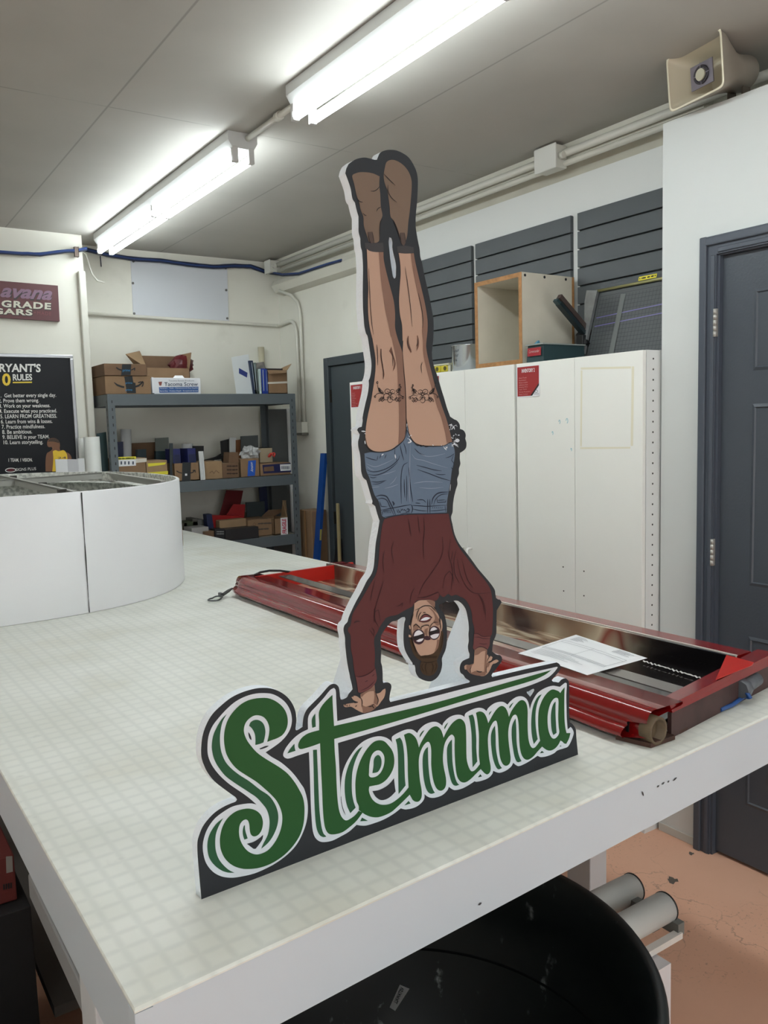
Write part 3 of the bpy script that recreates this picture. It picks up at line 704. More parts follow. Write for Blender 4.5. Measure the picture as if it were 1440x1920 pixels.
art('letter', ["G 255,370! 310,350 370,370 410,430 430,490 440,525! 480,450 540,350 600,285 650,268 700,300 730,360 750,430! 790,340 860,240 920,185 970,185 1010,230 1030,330 1030,500 1035,680 1050,800 1075,870 1110,900 1150,880 1225,780! 1245,880! 1180,950 1110,1030 1030,1075 970,1050 930,970 910,850 900,650 890,500 870,420 840,398 800,430 760,530 740,650 745,800 765,960 775,1060 760,1130 710,1165 660,1140 620,1050 600,900 590,700 580,560 565,500 540,490 500,530 455,630 435,760 440,900 455,1060 475,1170 470,1250 430,1293 390,1280 350,1240 320,1205! 312,1115! 300,1000 300,700 285,550 270,440"], M_green, 2, sg, 'second green m')
art('letter', ["H 530,600 600,615 650,640 670,665! 700,620 750,560! 745,750 745,950 750,1150 765,1300 785,1385! 855,1385! 830,1480 780,1580 740,1570 710,1540 675,1520! 640,1590 580,1660 500,1700 430,1690 370,1650 340,1625! 305,1500! 285,1380 275,1250 275,1100 290,950 330,830 390,720 460,640"], M_green, 2, sg, 'green a at the end of the word')
SHADOW = ["A 395,420! 340,520 315,620 302,740 308,860 330,960 380,1070 460,1160 560,1240 700,1330 840,1440;B 880,80 950,180 985,280 990,370 970,470 920,580 860,660 780,728! 815,650 860,560 882,450 880,350 850,250 800,180 720,95 640,40 580,0;A 500,1350 380,1260 290,1150 225,1030 195,900 195,810 215,700 260,600 320,500",
 "A 695,580! 720,530 780,500 840,510 890,555 915,640 910,720 890,805! 840,825 780,840! 782,770 775,700 750,640 720,600", "B 315,350! 260,450 225,550 217,650 225,750 260,850 320,930 390,990 455,1022! 370,1018 290,990 210,930 150,850 125,760 122,660 140,570 180,490 240,410",
 "B 580,435! 585,500 615,600! 575,615! 558,560 555,500 570,445", "C 437,487! 443,665! 397,680! 388,590 400,540", "C 155,893! 160,950 170,990! 60,1025! 100,960", "D 125,120! 180,115! 200,600 215,950 240,1180 270,1300 315,1350! 270,1358 220,1330 180,1250 160,1120 145,850 135,450",
 "D 830,70! 770,170 720,290 685,430 675,600 680,740 700,850 730,940! 655,1018! 610,920 585,800 575,660 585,500 630,340 700,200 770,110", "D 820,1080! 905,1128! 795,1133!",
 "E 90,370! 155,340 190,400 215,550 222,700 230,950 240,1060! 135,1190! 130,950 125,600 110,450", "E 525,230! 450,345! 455,300 490,250", "E 880,115! 825,220! 820,190 850,140",
 "E 575,480! 580,700 590,850 615,1020 650,1120 680,1170! 620,1185 570,1150 530,1050 505,900 495,700 505,590 535,520", "E 935,370! 940,650 955,800 985,950 1015,1020 1045,1050! 985,1065 940,1030 905,930 870,750 860,550 870,470 900,410", "E 285,1290! 315,1330! 220,1360!", "E 1360,890! 1385,925! 1330,938!",
 "G 145,415! 205,395! 225,440 245,560 260,750 260,900 275,1100! 205,1190! 195,950 190,700 170,530", "G 495,340! 450,410! 455,370", "G 820,215! 760,310! 755,280 785,240", "G 540,560! 550,700 555,900 580,1050 605,1140 645,1200! 590,1218 550,1170 510,1050 485,880 480,720 500,630",
 "G 850,455! 860,600 865,800 885,950 910,1040 940,1095! 880,1110 845,1060 820,960 795,780 792,620 810,530", "G 320,1295! 345,1325! 285,1335!", "G 1240,945! 1275,968! 1215,978!",
 "H 340,685! 280,790 240,930 225,1080 230,1250 245,1380 265,1495! 195,1585! 165,1450 150,1280 155,1080 180,920 225,800 280,720", "H 340,1705! 380,1735! 305,1748!", "H 675,1605! 695,1622! 660,1630!"]
art('letter_shadow', SHADOW, M_green2, 2, sg)
art('white_counter', ["D 1050,125 1100,150 1135,220 1130,330 1090,430 1030,490 960,510 920,490 918,440 925,320 950,210 990,150", "H 590,750 630,770 635,900 630,1100 640,1280 650,1370 620,1440 560,1485 510,1460 470,1380 445,1260 440,1100 455,980 490,860 540,780"], M_wprint, 3, sg)
art('letter_shadow', ["D 1050,190 1085,230 1095,300 1080,370 1040,430 965,448! 980,350 985,260 1010,210", "H 582,815! 580,1000 585,1150 600,1380! 540,1420 515,1340 500,1200 500,1050 520,920 550,850"], M_green2, 4, sg)

# ---- the printed woman
M_skin = pmat('print_skin', (178, 147, 128), .5); M_skin2 = pmat('print_skin_shade', (130, 100, 86), .5)
M_boot = pmat('print_boot', (116, 98, 84), .5); M_boot2 = pmat('print_boot_dark', (84, 70, 64), .5); M_cuffb = pmat('print_boot_cuff', (64, 62, 64), .5)
M_denim = pmat('print_denim', (96, 113, 133), .5); M_denim2 = pmat('print_denim_light', (128, 140, 158), .5)
M_shirt = pmat('print_maroon', (88, 46, 46), .5); M_cuff = pmat('print_maroon_light', (104, 62, 62), .5)
M_hair = pmat('print_hair', (66, 50, 34), .5); M_line = pmat('print_line', (34, 30, 32), .5); M_lineb = pmat('print_line_denim', (38, 46, 62), .5); M_linem = pmat('print_line_maroon', (58, 32, 36), .5)
M_line_s = pmat('print_line_skin', (104, 74, 62), .5)
art('boot', ["J 255,520 265,490 290,475 370,450 480,450 590,470 690,515! 685,660 700,800 710,1000 735,1130 720,1185 695,1250 690,1400 685,1530 650,1565 600,1570 520,1550! 480,1430 440,1300 430,1150 390,1050 365,930 330,830 310,750 285,630"], M_boot, 1, sg, 'brown boot on the left of the pair')
art('boot', ["J 755,500 775,370 800,290 860,255 930,258 1020,300 1100,370 1160,460 1195,570 1200,680 1185,900 1165,1100 1145,1250 1130,1440 1110,1530! 1020,1510! 980,1400 930,1270 905,1210 865,1155 850,1000 830,850 815,740 770,620"], M_boot, 1, sg, 'brown boot on the right of the pair')
art('boot_cuff', ["K 270,120! 400,130 545,120! 555,250! 430,262 340,240 275,200!", "K 755,180! 870,165 1000,190! 1005,272! 870,282 760,262!"], M_cuffb, 1, sg)
art('pull_tab', ["J 500,1400! 570,1395! 600,1570! 555,1580! 520,1530", "J 1010,1410! 1080,1410! 1105,1540 1080,1615 1050,1605 1020,1530"], M_boot2, 2, sg)
ink('boot_line', [("J 540,750 600,750 650,720 690,670", 1.6), ("J 330,870 370,915 420,928", 1.8), ("J 420,1100 450,1130 480,1140", 1.6), ("J 635,1075 660,1030 710,1000", 1.6), ("J 755,480 850,580 935,660", 1.8), ("J 820,650 822,750 870,850 960,930", 1.8), ("J 905,1210 960,1340 1010,1500", 2.2), ("J 725,1185 696,1270 688,1520", 2.2), ("J 500,1400 525,1530 550,1580", 1.2), ("J 570,1395 600,1570", 1.4), ("J 1010,1410 1030,1560", 1.2), ("J 1080,1410 1100,1560", 1.2)], M_line, 3, sg)
art('shorts', ["N 145,440! 150,520 165,640 200,720 235,840 265,930 310,1000 340,1110 350,1170 385,1195! 520,1165 620,1160 690,1145 800,1148 900,1145 1110,1135! 1115,1000 1135,880 1155,760 1170,640 1190,560 1205,450 1195,370 1165,310! 1100,330 1000,345 870,340 780,325 720,290 680,240 660,180 640,90! 620,240 590,290 530,335 450,385 380,415 300,430 220,425"], M_denim, 1, sg)
LL = "K 298,215! 340,245 430,262 545,262! 550,380 590,570 650,800 700,1000 720,1200 720,1400 765,1580;L 610,190 625,300 640,500 655,700 660,900 655,1100 648,1230 620,1290 560,1332! 480,1390 400,1420 300,1425 220,1400 175,1340 160,1250 170,1100 190,980 230,800 250,680 270,550 285,400 285,280 265,140 245,20;K 380,1560 340,1380 320,1200 315,1000 320,800 310,600 305,400"
RL = "K 775,275! 870,285 1000,280! 1020,400 1070,620 1120,830 1170,1050 1205,1280 1205,1450 1185,1650;L 910,180 930,280 970,440 1010,600 1050,720 1100,870 1150,1010 1190,1150 1225,1300! 1180,1310 1120,1350 1030,1350 920,1355 830,1345 760,1310 710,1240 685,1120 665,1000 655,850 645,700 640,500 625,300 620,200 625,50;K 835,1600 825,1350 795,1200 782,1000 790,800 805,600 800,450"
art('leg', [LL], M_skin, 2, sg); art('leg', [RL], M_skin, 2, sg)
art('leg_shade', ["K 475,264! 545,262! 550,380 590,570 650,800 700,1000 720,1200 720,1400 765,1580;L 610,190 625,300 640,500 655,700 660,900 655,1100 648,1230 620,1290 562,1330! 570,1200 570,900 560,700 550,400 530,250 500,100 478,0;K 660,1550 620,1350 570,1120 545,950 510,700 490,450",
 "K 955,282! 1000,280! 1020,400 1070,620 1120,830 1170,1050 1205,1280 1205,1450 1185,1650;L 910,180 930,280 970,440 1010,600 1050,720 1100,870 1150,1010 1190,1150 1225,1300! 1160,1312! 1140,1200 1090,1000 1040,870 990,700 950,560 900,370 870,220 865,60;K 1125,1450 1135,1300 1110,1100 1060,880 1010,650 975,450"], M_skin2, 3, sg)
art('knee_shade', ["L 478,128! 450,185 490,250 512,330 495,435! 520,390 530,330 500,220", "L 345,155! 342,240 360,360 378,470 375,540! 392,470 370,350 358,240 356,160", "L 790,0 800,60 785,190! 812,130 815,50 800,-10", "L 680,0 670,90 715,212! 725,190 695,90 690,0"], M_line_s, 3, sg)
ink('leg_line', [("K 322,510 335,800 350,1100 370,1330 395,1500", 1.6), ("K 868,480 905,740 945,1050 975,1380", 1.7), ("K 1065,880 1110,1080 1135,1260 1132,1400", 1.7), ("L 298,105 306,200 310,360", 1.8), ("L 350,160 355,270 375,400 378,530", 1.6), ("L 480,190 495,270 492,370", 1.6), ("L 672,20 680,120 708,185", 1.7), ("L 795,30 798,90 785,130", 1.6), ("L 858,320 842,370 850,455", 1.7), ("L 615,205 630,420 648,640 656,880 660,1100 668,1240", 2.0), ("L 160,1250 180,1345 230,1402 310,1425 410,1418 500,1385 580,1325 640,1255 655,1150", 2.2), ("L 662,1150 690,1190 715,1250 770,1315 850,1345 940,1352 1030,1352 1120,1345 1220,1300", 2.2), ("L 770,1330 800,1345 815,1338 840,1352 870,1345 900,1358 960,1350 1000,1360", 2.4)], M_line, 4, sg)
def flower(cx, cy, mir):
    R = []
    def f(ptsl, wd): R.append(("L " + " ".join("%g,%g" % (cx + mir * a, cy + b) for a, b in ptsl), wd))
    def loop(x, y, rx, ry, rot, wd=1.3, n=12):
        f([(x + rx * math.cos(t) * math.cos(rot) - ry * math.sin(t) * math.sin(rot), y + rx * math.cos(t) * math.sin(rot) + ry * math.sin(t) * math.cos(rot)) for t in [2 * math.pi * i / n for i in range(n + 1)]], wd)
    loop(4, -12, 22, 18, 0); loop(-28, -40, 34, 30, .4); loop(30, -38, 30, 26, -.4); loop(-42, 22, 34, 42, .5); loop(42, 24, 34, 42, -.5); loop(2, 60, 30, 34, 0)
    for a, b, c, d in ((-10, 10, -40, 40), (14, 10, 44, 42), (2, 20, 2, 62), (-14, -22, -34, -44), (14, -22, 32, -42)): f([(a, b), ((a + c) / 2 + 3, (b + d) / 2), (c, d)], 1.2)
    f([(-70, -10), (-110, -30), (-140, -70), (-150, -140)], 1.5); loop(-152, -150, 9, 12, 0, 1.8)
    f([(-70, 0), (-120, -20), (-165, -5), (-178, 22)], 1.5); loop(-180, 22, 9, 11, 0, 1.8)
    for k in range(4): loop(-100 - k * 9, -52 - k * 6 + 12, 10, 26, -.9 + k * .25)
    for k in range(4): loop(-118 + k * 14, 60 - (k % 2) * 12, 10, 24, .6 - k * .2)
    f([(70, -10), (105, -40), (125, -90), (122, -140)], 1.4)
    for k in range(4): loop(96 + k * 9, -58 + k * 7, 9, 26, .9 - k * .25); 
    for k in range(4): loop(78 + k * 16, 62 - (k % 2) * 10, 9, 24, -.6 + k * .2)
    f([(75, 5), (120, 0), (150, 18), (165, 36)], 1.4); loop(160, 34, 11, 14, .4, 1.6); loop(122, -118, 8, 11, 0, 1.4); loop(132, -88, 8, 11, .5, 1.4)
    return R
ink('leg_tattoo', flower(458, 722, 1), M_line, 4, sg)
ink('leg_tattoo', flower(862, 726, -1), M_line, 4, sg)
ink('denim_line', [("N 155,480 220,505 290,520", 2), ("N 290,520 300,470", 1.6), ("N 320,500 340,450", 1.6), ("N 380,500 400,450", 1.6), ("N 165,630 240,655 340,640 450,590 540,510 555,465", 2), ("N 185,685 270,695 380,660 470,600 530,545", 2), ("N 205,715 240,725 285,718", 1.6), ("N 220,770 300,775 400,755", 2), ("N 235,800 310,795 380,765", 1.6), ("N 500,380 500,450 530,545", 1.6), ("N 560,340 580,430 605,520", 2), ("N 600,310 625,380 635,450", 1.6), ("N 575,1030 572,860 575,690 600,580 650,545", 2), ("N 610,740 612,850 618,960", 2), ("N 637,700 640,850 638,1000", 2), ("N 675,730 685,850 710,1010", 2.2), ("N 660,600 680,760", 1.4), ("N 730,380 780,430 850,462", 2), ("N 755,578 860,605 960,632 1050,645", 2), ("N 765,628 900,675 1030,725 1160,762", 2), ("N 975,680 1040,688 1095,685", 1.6), ("N 1095,492 1150,475 1195,440", 1.6), ("N 1170,660 1190,560 1165,520 1195,440", 1.6), ("N 1160,600 1185,640", 1.6), ("N 275,945 330,930 400,945 435,1000 480,1090 510,1165", 3), ("N 290,980 350,965 405,990 440,1060 490,1165", 2.2), ("N 930,1040 950,960 1010,905 1135,890", 3), ("N 955,1045 980,975 1040,925 1130,912", 2), ("N 990,955 1000,1015 1095,1010 1100,980", 1.8), ("N 1000,990 1090,985", 1.8), ("N 760,985 830,985 865,1015", 1.8), ("N 740,1020 800,1025", 1.6), ("N 320,1000 340,1060 410,1065", 1.8), ("N 335,1105 420,1090 500,1075 600,1055 690,1040", 2.2), ("N 350,1165 360,1115 460,1105", 2), ("N 370,1190 520,1165 690,1145", 2.2), ("N 690,1040 705,1070 705,1110 690,1145", 2.2), ("N 700,1050 800,1055 880,1060 1110,1045", 2), ("N 700,1090 800,1110 880,1115", 1.8), ("N 900,1115 1000,1110 1110,1095", 1.8), ("N 700,1145 900,1146 1110,1135", 2.2), ("N 885,975 885,1145", 2.6), ("N 910,975 912,1145", 2.6), ("N 1090,1050 1095,1130", 1.8), ("N 470,1000 490,1030 480,1050", 4), ("N 525,1095 530,1120 545,1140", 1.8), ("N 540,1090 548,1115 560,1135 572,1100", 1.8), ("N 570,1085 580,1110 590,1090 600,1105", 1.6), ("N 600,1115 612,1095 622,1110 640,1118", 1.8), ("N 635,1105 650,1085 672,1098 665,1122 640,1125 628,1138", 1.8), ("N 650,1100 660,1105 656,1112", 1.6), ("N 560,1150 620,1140 680,1135", 1.4)] +
 [("N %d,1140 %d,1115" % (375 + 18 * i, 380 + 18 * i), 1.5) for i in range(5)] + [("N %d,1085 %d,1068" % (940 + 22 * i, 946 + 22 * i), 1.5) for i in range(6)], M_lineb, 2, sg)
ink('denim_highlight', [("N 165,560 260,595 350,570 480,510", 1.6), ("N 170,590 210,620 260,640", 1.4), ("N 345,690 430,670 510,640", 1.4), ("N 440,805 490,760 520,710", 1.4), ("N 380,850 460,830 540,800", 1.4), ("N 230,840 320,830", 1.4), ("N 680,330 675,600 670,900 680,1030", 2), ("N 700,450 740,500 830,520 950,560 1120,610", 1.6), ("N 770,420 860,470 960,470 1090,440", 1.6), ("N 720,790 860,770 1060,778", 1.6), ("N 790,840 930,850 1070,835", 1.4)], M_denim2, 2, sg)
random.seed(3)
ink('denim_fray', [("N %g,%g %g,%g" % (x_, y_, x_ + random.uniform(-26, 26), y_ + random.uniform(-24, 24)), random.uniform(1.2, 2.2)) for x_, y_ in [(random.uniform(1135, 1235), random.uniform(95, 370)) for k_ in range(20)] + [(random.uniform(640, 690), random.uniform(200, 320)) for k_ in range(6)] + [(random.uniform(880, 1140), random.uniform(352, 375)) for k_ in range(7)]] + [("N 105,178 155,182", 2.6), ("N 140,205 158,210", 1.6), ("N 145,290 150,330", 2.4), ("N 665,270 690,300 665,315", 3.4), ("N 640,90 636,130", 2), ("N 1130,110 1160,100 1150,150", 2.2), ("N 1165,150 1190,130 1200,160", 2.6), ("N 1160,90 1180,130", 1.6), ("N 1180,240 1196,222", 2), ("N 1205,285 1230,278 1250,288 1228,298 1206,292", 5), ("N 1160,340 1200,335 1245,365", 2), ("N 1180,310 1240,345", 1.6), ("N 1070,365 1105,400", 2.4), ("N 1165,360 1210,300", 1.8), ("N 340,462 365,445", 2.4), ("N 500,450 508,500", 2.4), ("N 1145,880 1152,800", 1.4)], M_wprint, 3, sg)
art('shirt', ["O 385,65! 500,35 620,25 800,20 965,15! 980,100 1010,220 1060,320 1120,400 1220,530 1310,640 1345,710 1362,850;R 1050,600 1040,800 1030,900 1005,940! 990,1000! 690,960! 700,860 690,760 660,640 650,500 620,400 570,300 510,230 440,190;O 1080,768 1030,745 990,755 960,738 920,765 885,745 862,790 835,800! 760,790 680,797 650,830 640,850! 560,890 500,925 430,940 370,970;P 850,180 790,260 740,340 710,410 660,500 650,580 660,700 665,850 660,980 668,1035! 590,1100 500,1150 400,1175 330,1170! 320,1130 300,1000 285,850 255,700 250,520 240,450 205,400 210,340 245,300 282,107;O 140,850 200,750 270,630 310,560 330,480 345,300 365,130"], M_shirt, 1, sg)
art('shirt_cuff', ["P 330,1170! 400,1178 500,1152 590,1102 670,1032! 695,1180 690,1240 655,1310 600,1370 520,1420 420,1450 375,1445! 355,1290", "R 690,890! 760,890 850,940 1003,945! 990,1000 985,1100 945,1190 900,1160 820,1135 760,1150 700,1200 670,1160 680,1080"], M_cuff, 2, sg)
ink('shirt_line', [("O 600,60 615,150 625,220", 1.5), ("O 685,35 695,120 705,190", 1.5), ("O 738,50 745,160 735,280 740,420", 1.6), ("O 905,220 912,330 890,420 800,560 730,660 685,770", 1.5), ("O 470,260 450,340 470,460", 1.5), ("O 385,340 372,440 382,550", 1.5), ("O 380,610 340,740 300,880 300,990", 1.5), ("O 655,680 625,750 615,830", 1.5), ("O 300,610 270,740 260,800", 1.4), ("O 680,772 760,765 870,720 885,760", 1.6), ("O 980,240 965,380 990,480 1000,560 985,700", 1.6), ("O 1030,340 1010,440 1020,560 1060,640", 1.6), ("O 1000,350 985,440", 1.5), ("O 910,690 930,580 970,530 1000,580 1010,660", 1.4), ("O 1040,420 1070,560 1130,680 1200,730 1340,725", 1.5), ("O 1080,420 1130,600 1180,680", 1.5), ("O 1230,740 1270,820 1285,920", 1.4), ("O 490,850 520,840 550,815 540,860", 1.5), ("O 290,1000 300,900 330,880 350,980", 1.4), ("O 110,1000 140,985 170,985", 1.5), ("P 300,260 330,225 395,220", 1.6), ("P 610,330 650,400 640,470", 1.6), ("P 650,10 665,200 730,330", 1.5), ("P 560,360 620,440 650,500", 1.5), ("P 330,1170 400,1178 500,1152 590,1102 670,1030", 1.8), ("P 490,1265 515,1250 540,1245", 1.6), ("P 420,1410 520,1370 600,1310 660,1240", 1.6), ("P 610,1170 655,1130", 1.4), ("R 690,890 760,890 850,940 1003,935", 1.8), ("R 690,955 780,955 860,980 990,985", 1.6), ("R 780,1070 860,1085 940,1080", 1.5), ("R 770,130 850,250 900,420 905,640", 1.5), ("R 700,1195 760,1150 820,1135 900,1160 945,1190", 1.8)], M_linem, 3, sg)
art('hand', ["P 415,1470! 500,1430 600,1370 655,1315! 665,1420 690,1468! 750,1450 800,1400 840,1380 845,1430 820,1530 770,1600 720,1670 650,1720 570,1770 500,1795 440,1790 340,1740 250,1690 170,1700 130,1682 125,1655 190,1640 290,1625 370,1610! 300,1580 260,1530 290,1505 350,1510 420,1560!"], M_skin, 2, sg)
art('hand', ["R 700,1200 760,1155 850,1150 930,1190! 930,1300! 950,1285 965,1330 1000,1310 1040,1335 1020,1390 950,1428! 1010,1430 1060,1400 1120,1380 1160,1408 1100,1450 1040,1470 1000,1560 950,1640 880,1690 780,1685 680,1665 600,1630 550,1570 515,1565 505,1510 530,1482 600,1480 685,1455!"], M_skin, 2, sg)
art('hand_shade', ["P 440,1660! 520,1690 640,1640 690,1690! 640,1740 550,1785 455,1792", "P 415,1470! 500,1430 600,1370 655,1315! 665,1420 690,1500 715,1600 690,1660! 640,1630 655,1500 640,1420 560,1430 490,1470 430,1530", "R 700,1200! 760,1155 850,1150 930,1190! 910,1210! 830,1230 770,1280 700,1300", "R 905,1210! 935,1195! 925,1400 915,1590 880,1610!", "R 545,1570! 540,1490 680,1460! 620,1530 630,1630! 700,1600 760,1600 860,1610 915,1590 900,1680 780,1685 680,1665 600,1630", "R 930,1440 1000,1430 960,1520! 925,1530"], M_skin2, 3, sg)
ink('hand_line', [("P 420,1540 440,1600 435,1690", 2), ("P 660,1420 690,1500 715,1580 690,1670", 2), ("P 540,1685 600,1680 640,1640", 2), ("P 610,1675 650,1720", 2), ("P 290,1520 275,1510 290,1505", 1.8), ("P 230,1650 215,1680", 1.8), ("P 350,1665 320,1690", 2.2), ("P 130,1670 150,1650 160,1670", 1.8), ("P 175,1650 185,1690", 1.8), ("P 370,1610 300,1622", 2.6), ("R 620,1630 615,1560 640,1500", 1.8), ("R 730,1590 780,1612 840,1608", 2.6), ("R 930,1420 960,1350 1000,1310", 1.8), ("R 950,1430 1000,1425 1050,1390", 1.8), ("R 920,1500 915,1600 930,1640", 1.6)], M_line, 4, sg)
art('hair', ["Q 262,940! 285,1060 330,1200 400,1290 480,1340! 455,1420 465,1500 510,1570 580,1600 650,1600 720,1560 760,1490 775,1410 755,1330! 800,1230 850,1120 875,980 875,850 850,780! 700,900 500,900!"], M_hair, 1, sg)
art('face', ["Q 345,400! 350,300 430,250 540,240 650,240 720,270! 715,380 760,460 800,560 815,700 825,800 800,950 770,1100 700,1190 600,1228 540,1232 450,1240 380,1160 340,1050 310,950 290,850 285,700 300,580 330,480"], M_skin, 2, sg)
art('ear', ["Q 250,700 272,690 290,760 262,765", "Q 248,860! 288,880 292,912 245,905!", "Q 820,568 845,620 855,720 840,800 820,788"], M_skin, 2, sg)
art('face_shade', ["Q 590,360! 680,420 740,500 790,590 810,680! 760,700 690,640! 720,560 690,470 640,410", "Q 560,245! 650,240 720,270! 715,400! 650,330", "Q 800,950! 770,1100 700,1190! 740,1080 760,950", "Q 540,760! 590,740 580,880 520,850", "Q 330,690 370,670 430,720 410,770! 330,790"], M_skin2, 3, sg)
art('lips', ["Q 430,622! 470,540 530,492 590,505 658,555! 610,612 520,635"], pmat('print_lips', (112, 62, 64), .5), 3, sg)
art('teeth', ["Q 450,605! 510,560 570,545 635,560! 570,598 510,608"], M_wprint, 4, sg)
art('glasses_frame', ["Q 318,900 330,820 380,775 430,765 490,790 525,850 530,930 500,1000 440,1035 380,1025 335,985", "Q 605,820 630,745 690,705 750,715 795,760 805,830 785,900 730,950 670,950 620,900", "Q 510,900! 560,880 610,890! 640,945! 590,960 540,955!"], pmat('print_glasses', (58, 36, 44), .5), 4, sg)
art('lens', ["Q 330,890! 350,830 390,790 440,785 500,838! 420,870", "Q 370,975! 430,940 510,925! 480,970 420,990", "Q 622,800! 650,745 700,725 755,760! 690,785", "Q 625,880! 700,850 790,840! 770,890 720,928 660,925"], pmat('print_lens', (212, 212, 218), .4), 5, sg)
art('lens_bar', ["Q 322,905! 500,842! 515,905! 340,960!", "Q 612,815! 760,755! 795,805! 620,870!"], M_line, 5, sg)
ink('face_line', [("Q 350,420 430,390 500,350 560,340 640,350 700,410 770,480", 2), ("Q 430,400 400,460 375,580", 2), ("Q 470,450 425,520 405,620", 2), ("Q 495,465 550,462", 1.8), ("Q 430,620 470,540 530,492 590,505 658,555 660,535", 2.2), ("Q 430,622 520,635 610,612 655,560", 1.6), ("Q 470,760 470,720 540,690 600,690 610,730", 2.2), ("Q 320,720 370,668 430,720 470,770", 2), ("Q 610,760 650,680 700,640 770,640", 1.8), ("Q 785,560 812,680 822,790", 2), ("Q 285,700 300,870 310,960 345,1070 390,1170 450,1242", 2.2), ("Q 330,480 300,580 286,700", 2), ("Q 690,350 730,420", 1.6)], M_line, 5, sg)
ink('hair_line', [("Q %d,1238 %d,1290" % (460 + 26 * i, 470 + 24 * i), 1.6) for i in range(12)] + [("Q 480,1350 600,1365 750,1330", 2), ("Q 510,1370 480,1440 520,1530", 1.6), ("Q 570,1365 545,1450 575,1570", 1.8), ("Q 660,1360 690,1450 650,1570", 1.6), ("Q 730,1360 745,1440 700,1530", 1.6), ("Q 860,830 855,1000 800,1180", 1.6)], pmat('print_hair_line', (40, 30, 22), .5), 3, sg)
# ------------------------------------------------------------------ red sign frame lying on the table
M_fr = mat('red_enamel', (128, 15, 17), .14, coat=.5, noise=.05, nscale=9)
M_fr2 = mat('bright_red_enamel', (188, 34, 24), .35)
M_rust = mat('rusty_iron', (78, 52, 42), .8, noise=.35, nscale=30)
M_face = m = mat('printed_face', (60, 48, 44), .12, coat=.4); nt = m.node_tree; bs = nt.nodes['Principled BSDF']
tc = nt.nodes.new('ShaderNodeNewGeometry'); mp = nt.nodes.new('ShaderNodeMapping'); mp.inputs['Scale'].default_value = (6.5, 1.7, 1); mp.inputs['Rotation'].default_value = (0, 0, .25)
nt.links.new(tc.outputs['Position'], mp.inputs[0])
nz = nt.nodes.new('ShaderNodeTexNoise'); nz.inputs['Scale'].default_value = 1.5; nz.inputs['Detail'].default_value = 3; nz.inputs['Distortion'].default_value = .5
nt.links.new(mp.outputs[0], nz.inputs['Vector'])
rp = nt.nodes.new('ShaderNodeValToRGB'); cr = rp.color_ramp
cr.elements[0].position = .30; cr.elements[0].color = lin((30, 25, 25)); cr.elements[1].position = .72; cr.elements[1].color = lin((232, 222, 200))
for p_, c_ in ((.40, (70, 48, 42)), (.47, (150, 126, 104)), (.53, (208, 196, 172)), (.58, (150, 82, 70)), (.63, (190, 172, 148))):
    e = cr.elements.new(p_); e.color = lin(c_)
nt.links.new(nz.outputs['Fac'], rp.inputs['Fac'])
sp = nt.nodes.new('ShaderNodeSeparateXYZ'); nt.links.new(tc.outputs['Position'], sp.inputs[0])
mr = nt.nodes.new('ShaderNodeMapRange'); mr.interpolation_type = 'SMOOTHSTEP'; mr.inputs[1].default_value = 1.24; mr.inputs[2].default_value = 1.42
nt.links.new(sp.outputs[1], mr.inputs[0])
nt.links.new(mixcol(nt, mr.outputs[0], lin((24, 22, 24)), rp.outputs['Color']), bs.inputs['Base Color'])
fr = thing('light_box', (1.42, 1.85, TZ), 'long red metal sign frame lying face up on the table behind the cutout', 'sign frame')
FA, FB, FC, FD = Vector((1.20, .935, 0)), Vector((1.70, .995, 0)), Vector((1.665, 2.76, 0)), Vector((1.20, 2.74, 0))
zt_ = TZ + .064; zi = TZ + .014
# front moulding: a long ribbed profile
prof = ((.085, .060), (.085, .064), (.0, .066), (-.010, .061), (-.016, .052), (-.018, .047), (-.016, .044), (-.022, .039), (-.023, .035), (-.021, .032), (-.030, .029), (-.038, .023), (-.041, .017), (-.036, .011), (-.026, .010), (-.012, .016), (-.012, .03), (.0, .05), (.08, .058))
R = []
for i in range(41):
    a = i / 40; y = FA.y + (FD.y - FA.y) * a; wob = .0008 * math.sin(i * 2.1) + .0006 * math.sin(i * 5.3)
    sh = 1.0 if a < .97 else 1 - ((a - .97) / .03) ** 2 * .3
    x0 = FA.x + (FD.x - FA.x) * a
    R.append([Vector((x0 + px * (sh if px < 0 else 1), y + (.040 if px < -.02 and i == 0 else 0), TZ + .001 + pz + (wob if pz < .03 and px < -.028 else 0) * 1)) for px, pz in prof])
mb = MB().rings(R, cap0=False, cap1=True)
fm = mb.done('front_moulding', M_fr, fr)
MB().box((FA.x - .016, FA.y + .05, TZ + .0005), (FA.x + .06, FD.y - .03, TZ + .012)).done('base_channel', mat('dark_channel', (58, 46, 42), .7, noise=.2, nscale=30), fr)
# hollow near end of that moulding with rusty tube inside
MB().box((FA.x - .014, FA.y + .044, TZ + .013), (FA.x + .05, FA.y + .050, TZ + .05)).done('end_cavity', M_black, fr)
MB().rings([[Vector((FA.x + .008 + .024 * math.cos(t) * k, FA.y + yy, TZ + .028 + .026 * math.sin(t) * k)) for t in [2 * math.pi * i / 20 for i in range(20)]] for k, yy in ((1, .02), (1, -.006), (.82, -.006), (.8, .012))], cap1=True).done('tube_end', mat('rusty_brass', (96, 80, 58), .6, noise=.3, nscale=40), fr)
MB().slab([(FA.x - .03, FA.y + .06, TZ + .001), (FA.x - .012, FA.y - .005, TZ + .001), (FA.x + .055, FA.y - .006, TZ + .001), (FA.x + .065, FA.y + .05, TZ + .001)], (0, 0, .008)).done('bottom_bracket', M_rust, fr)
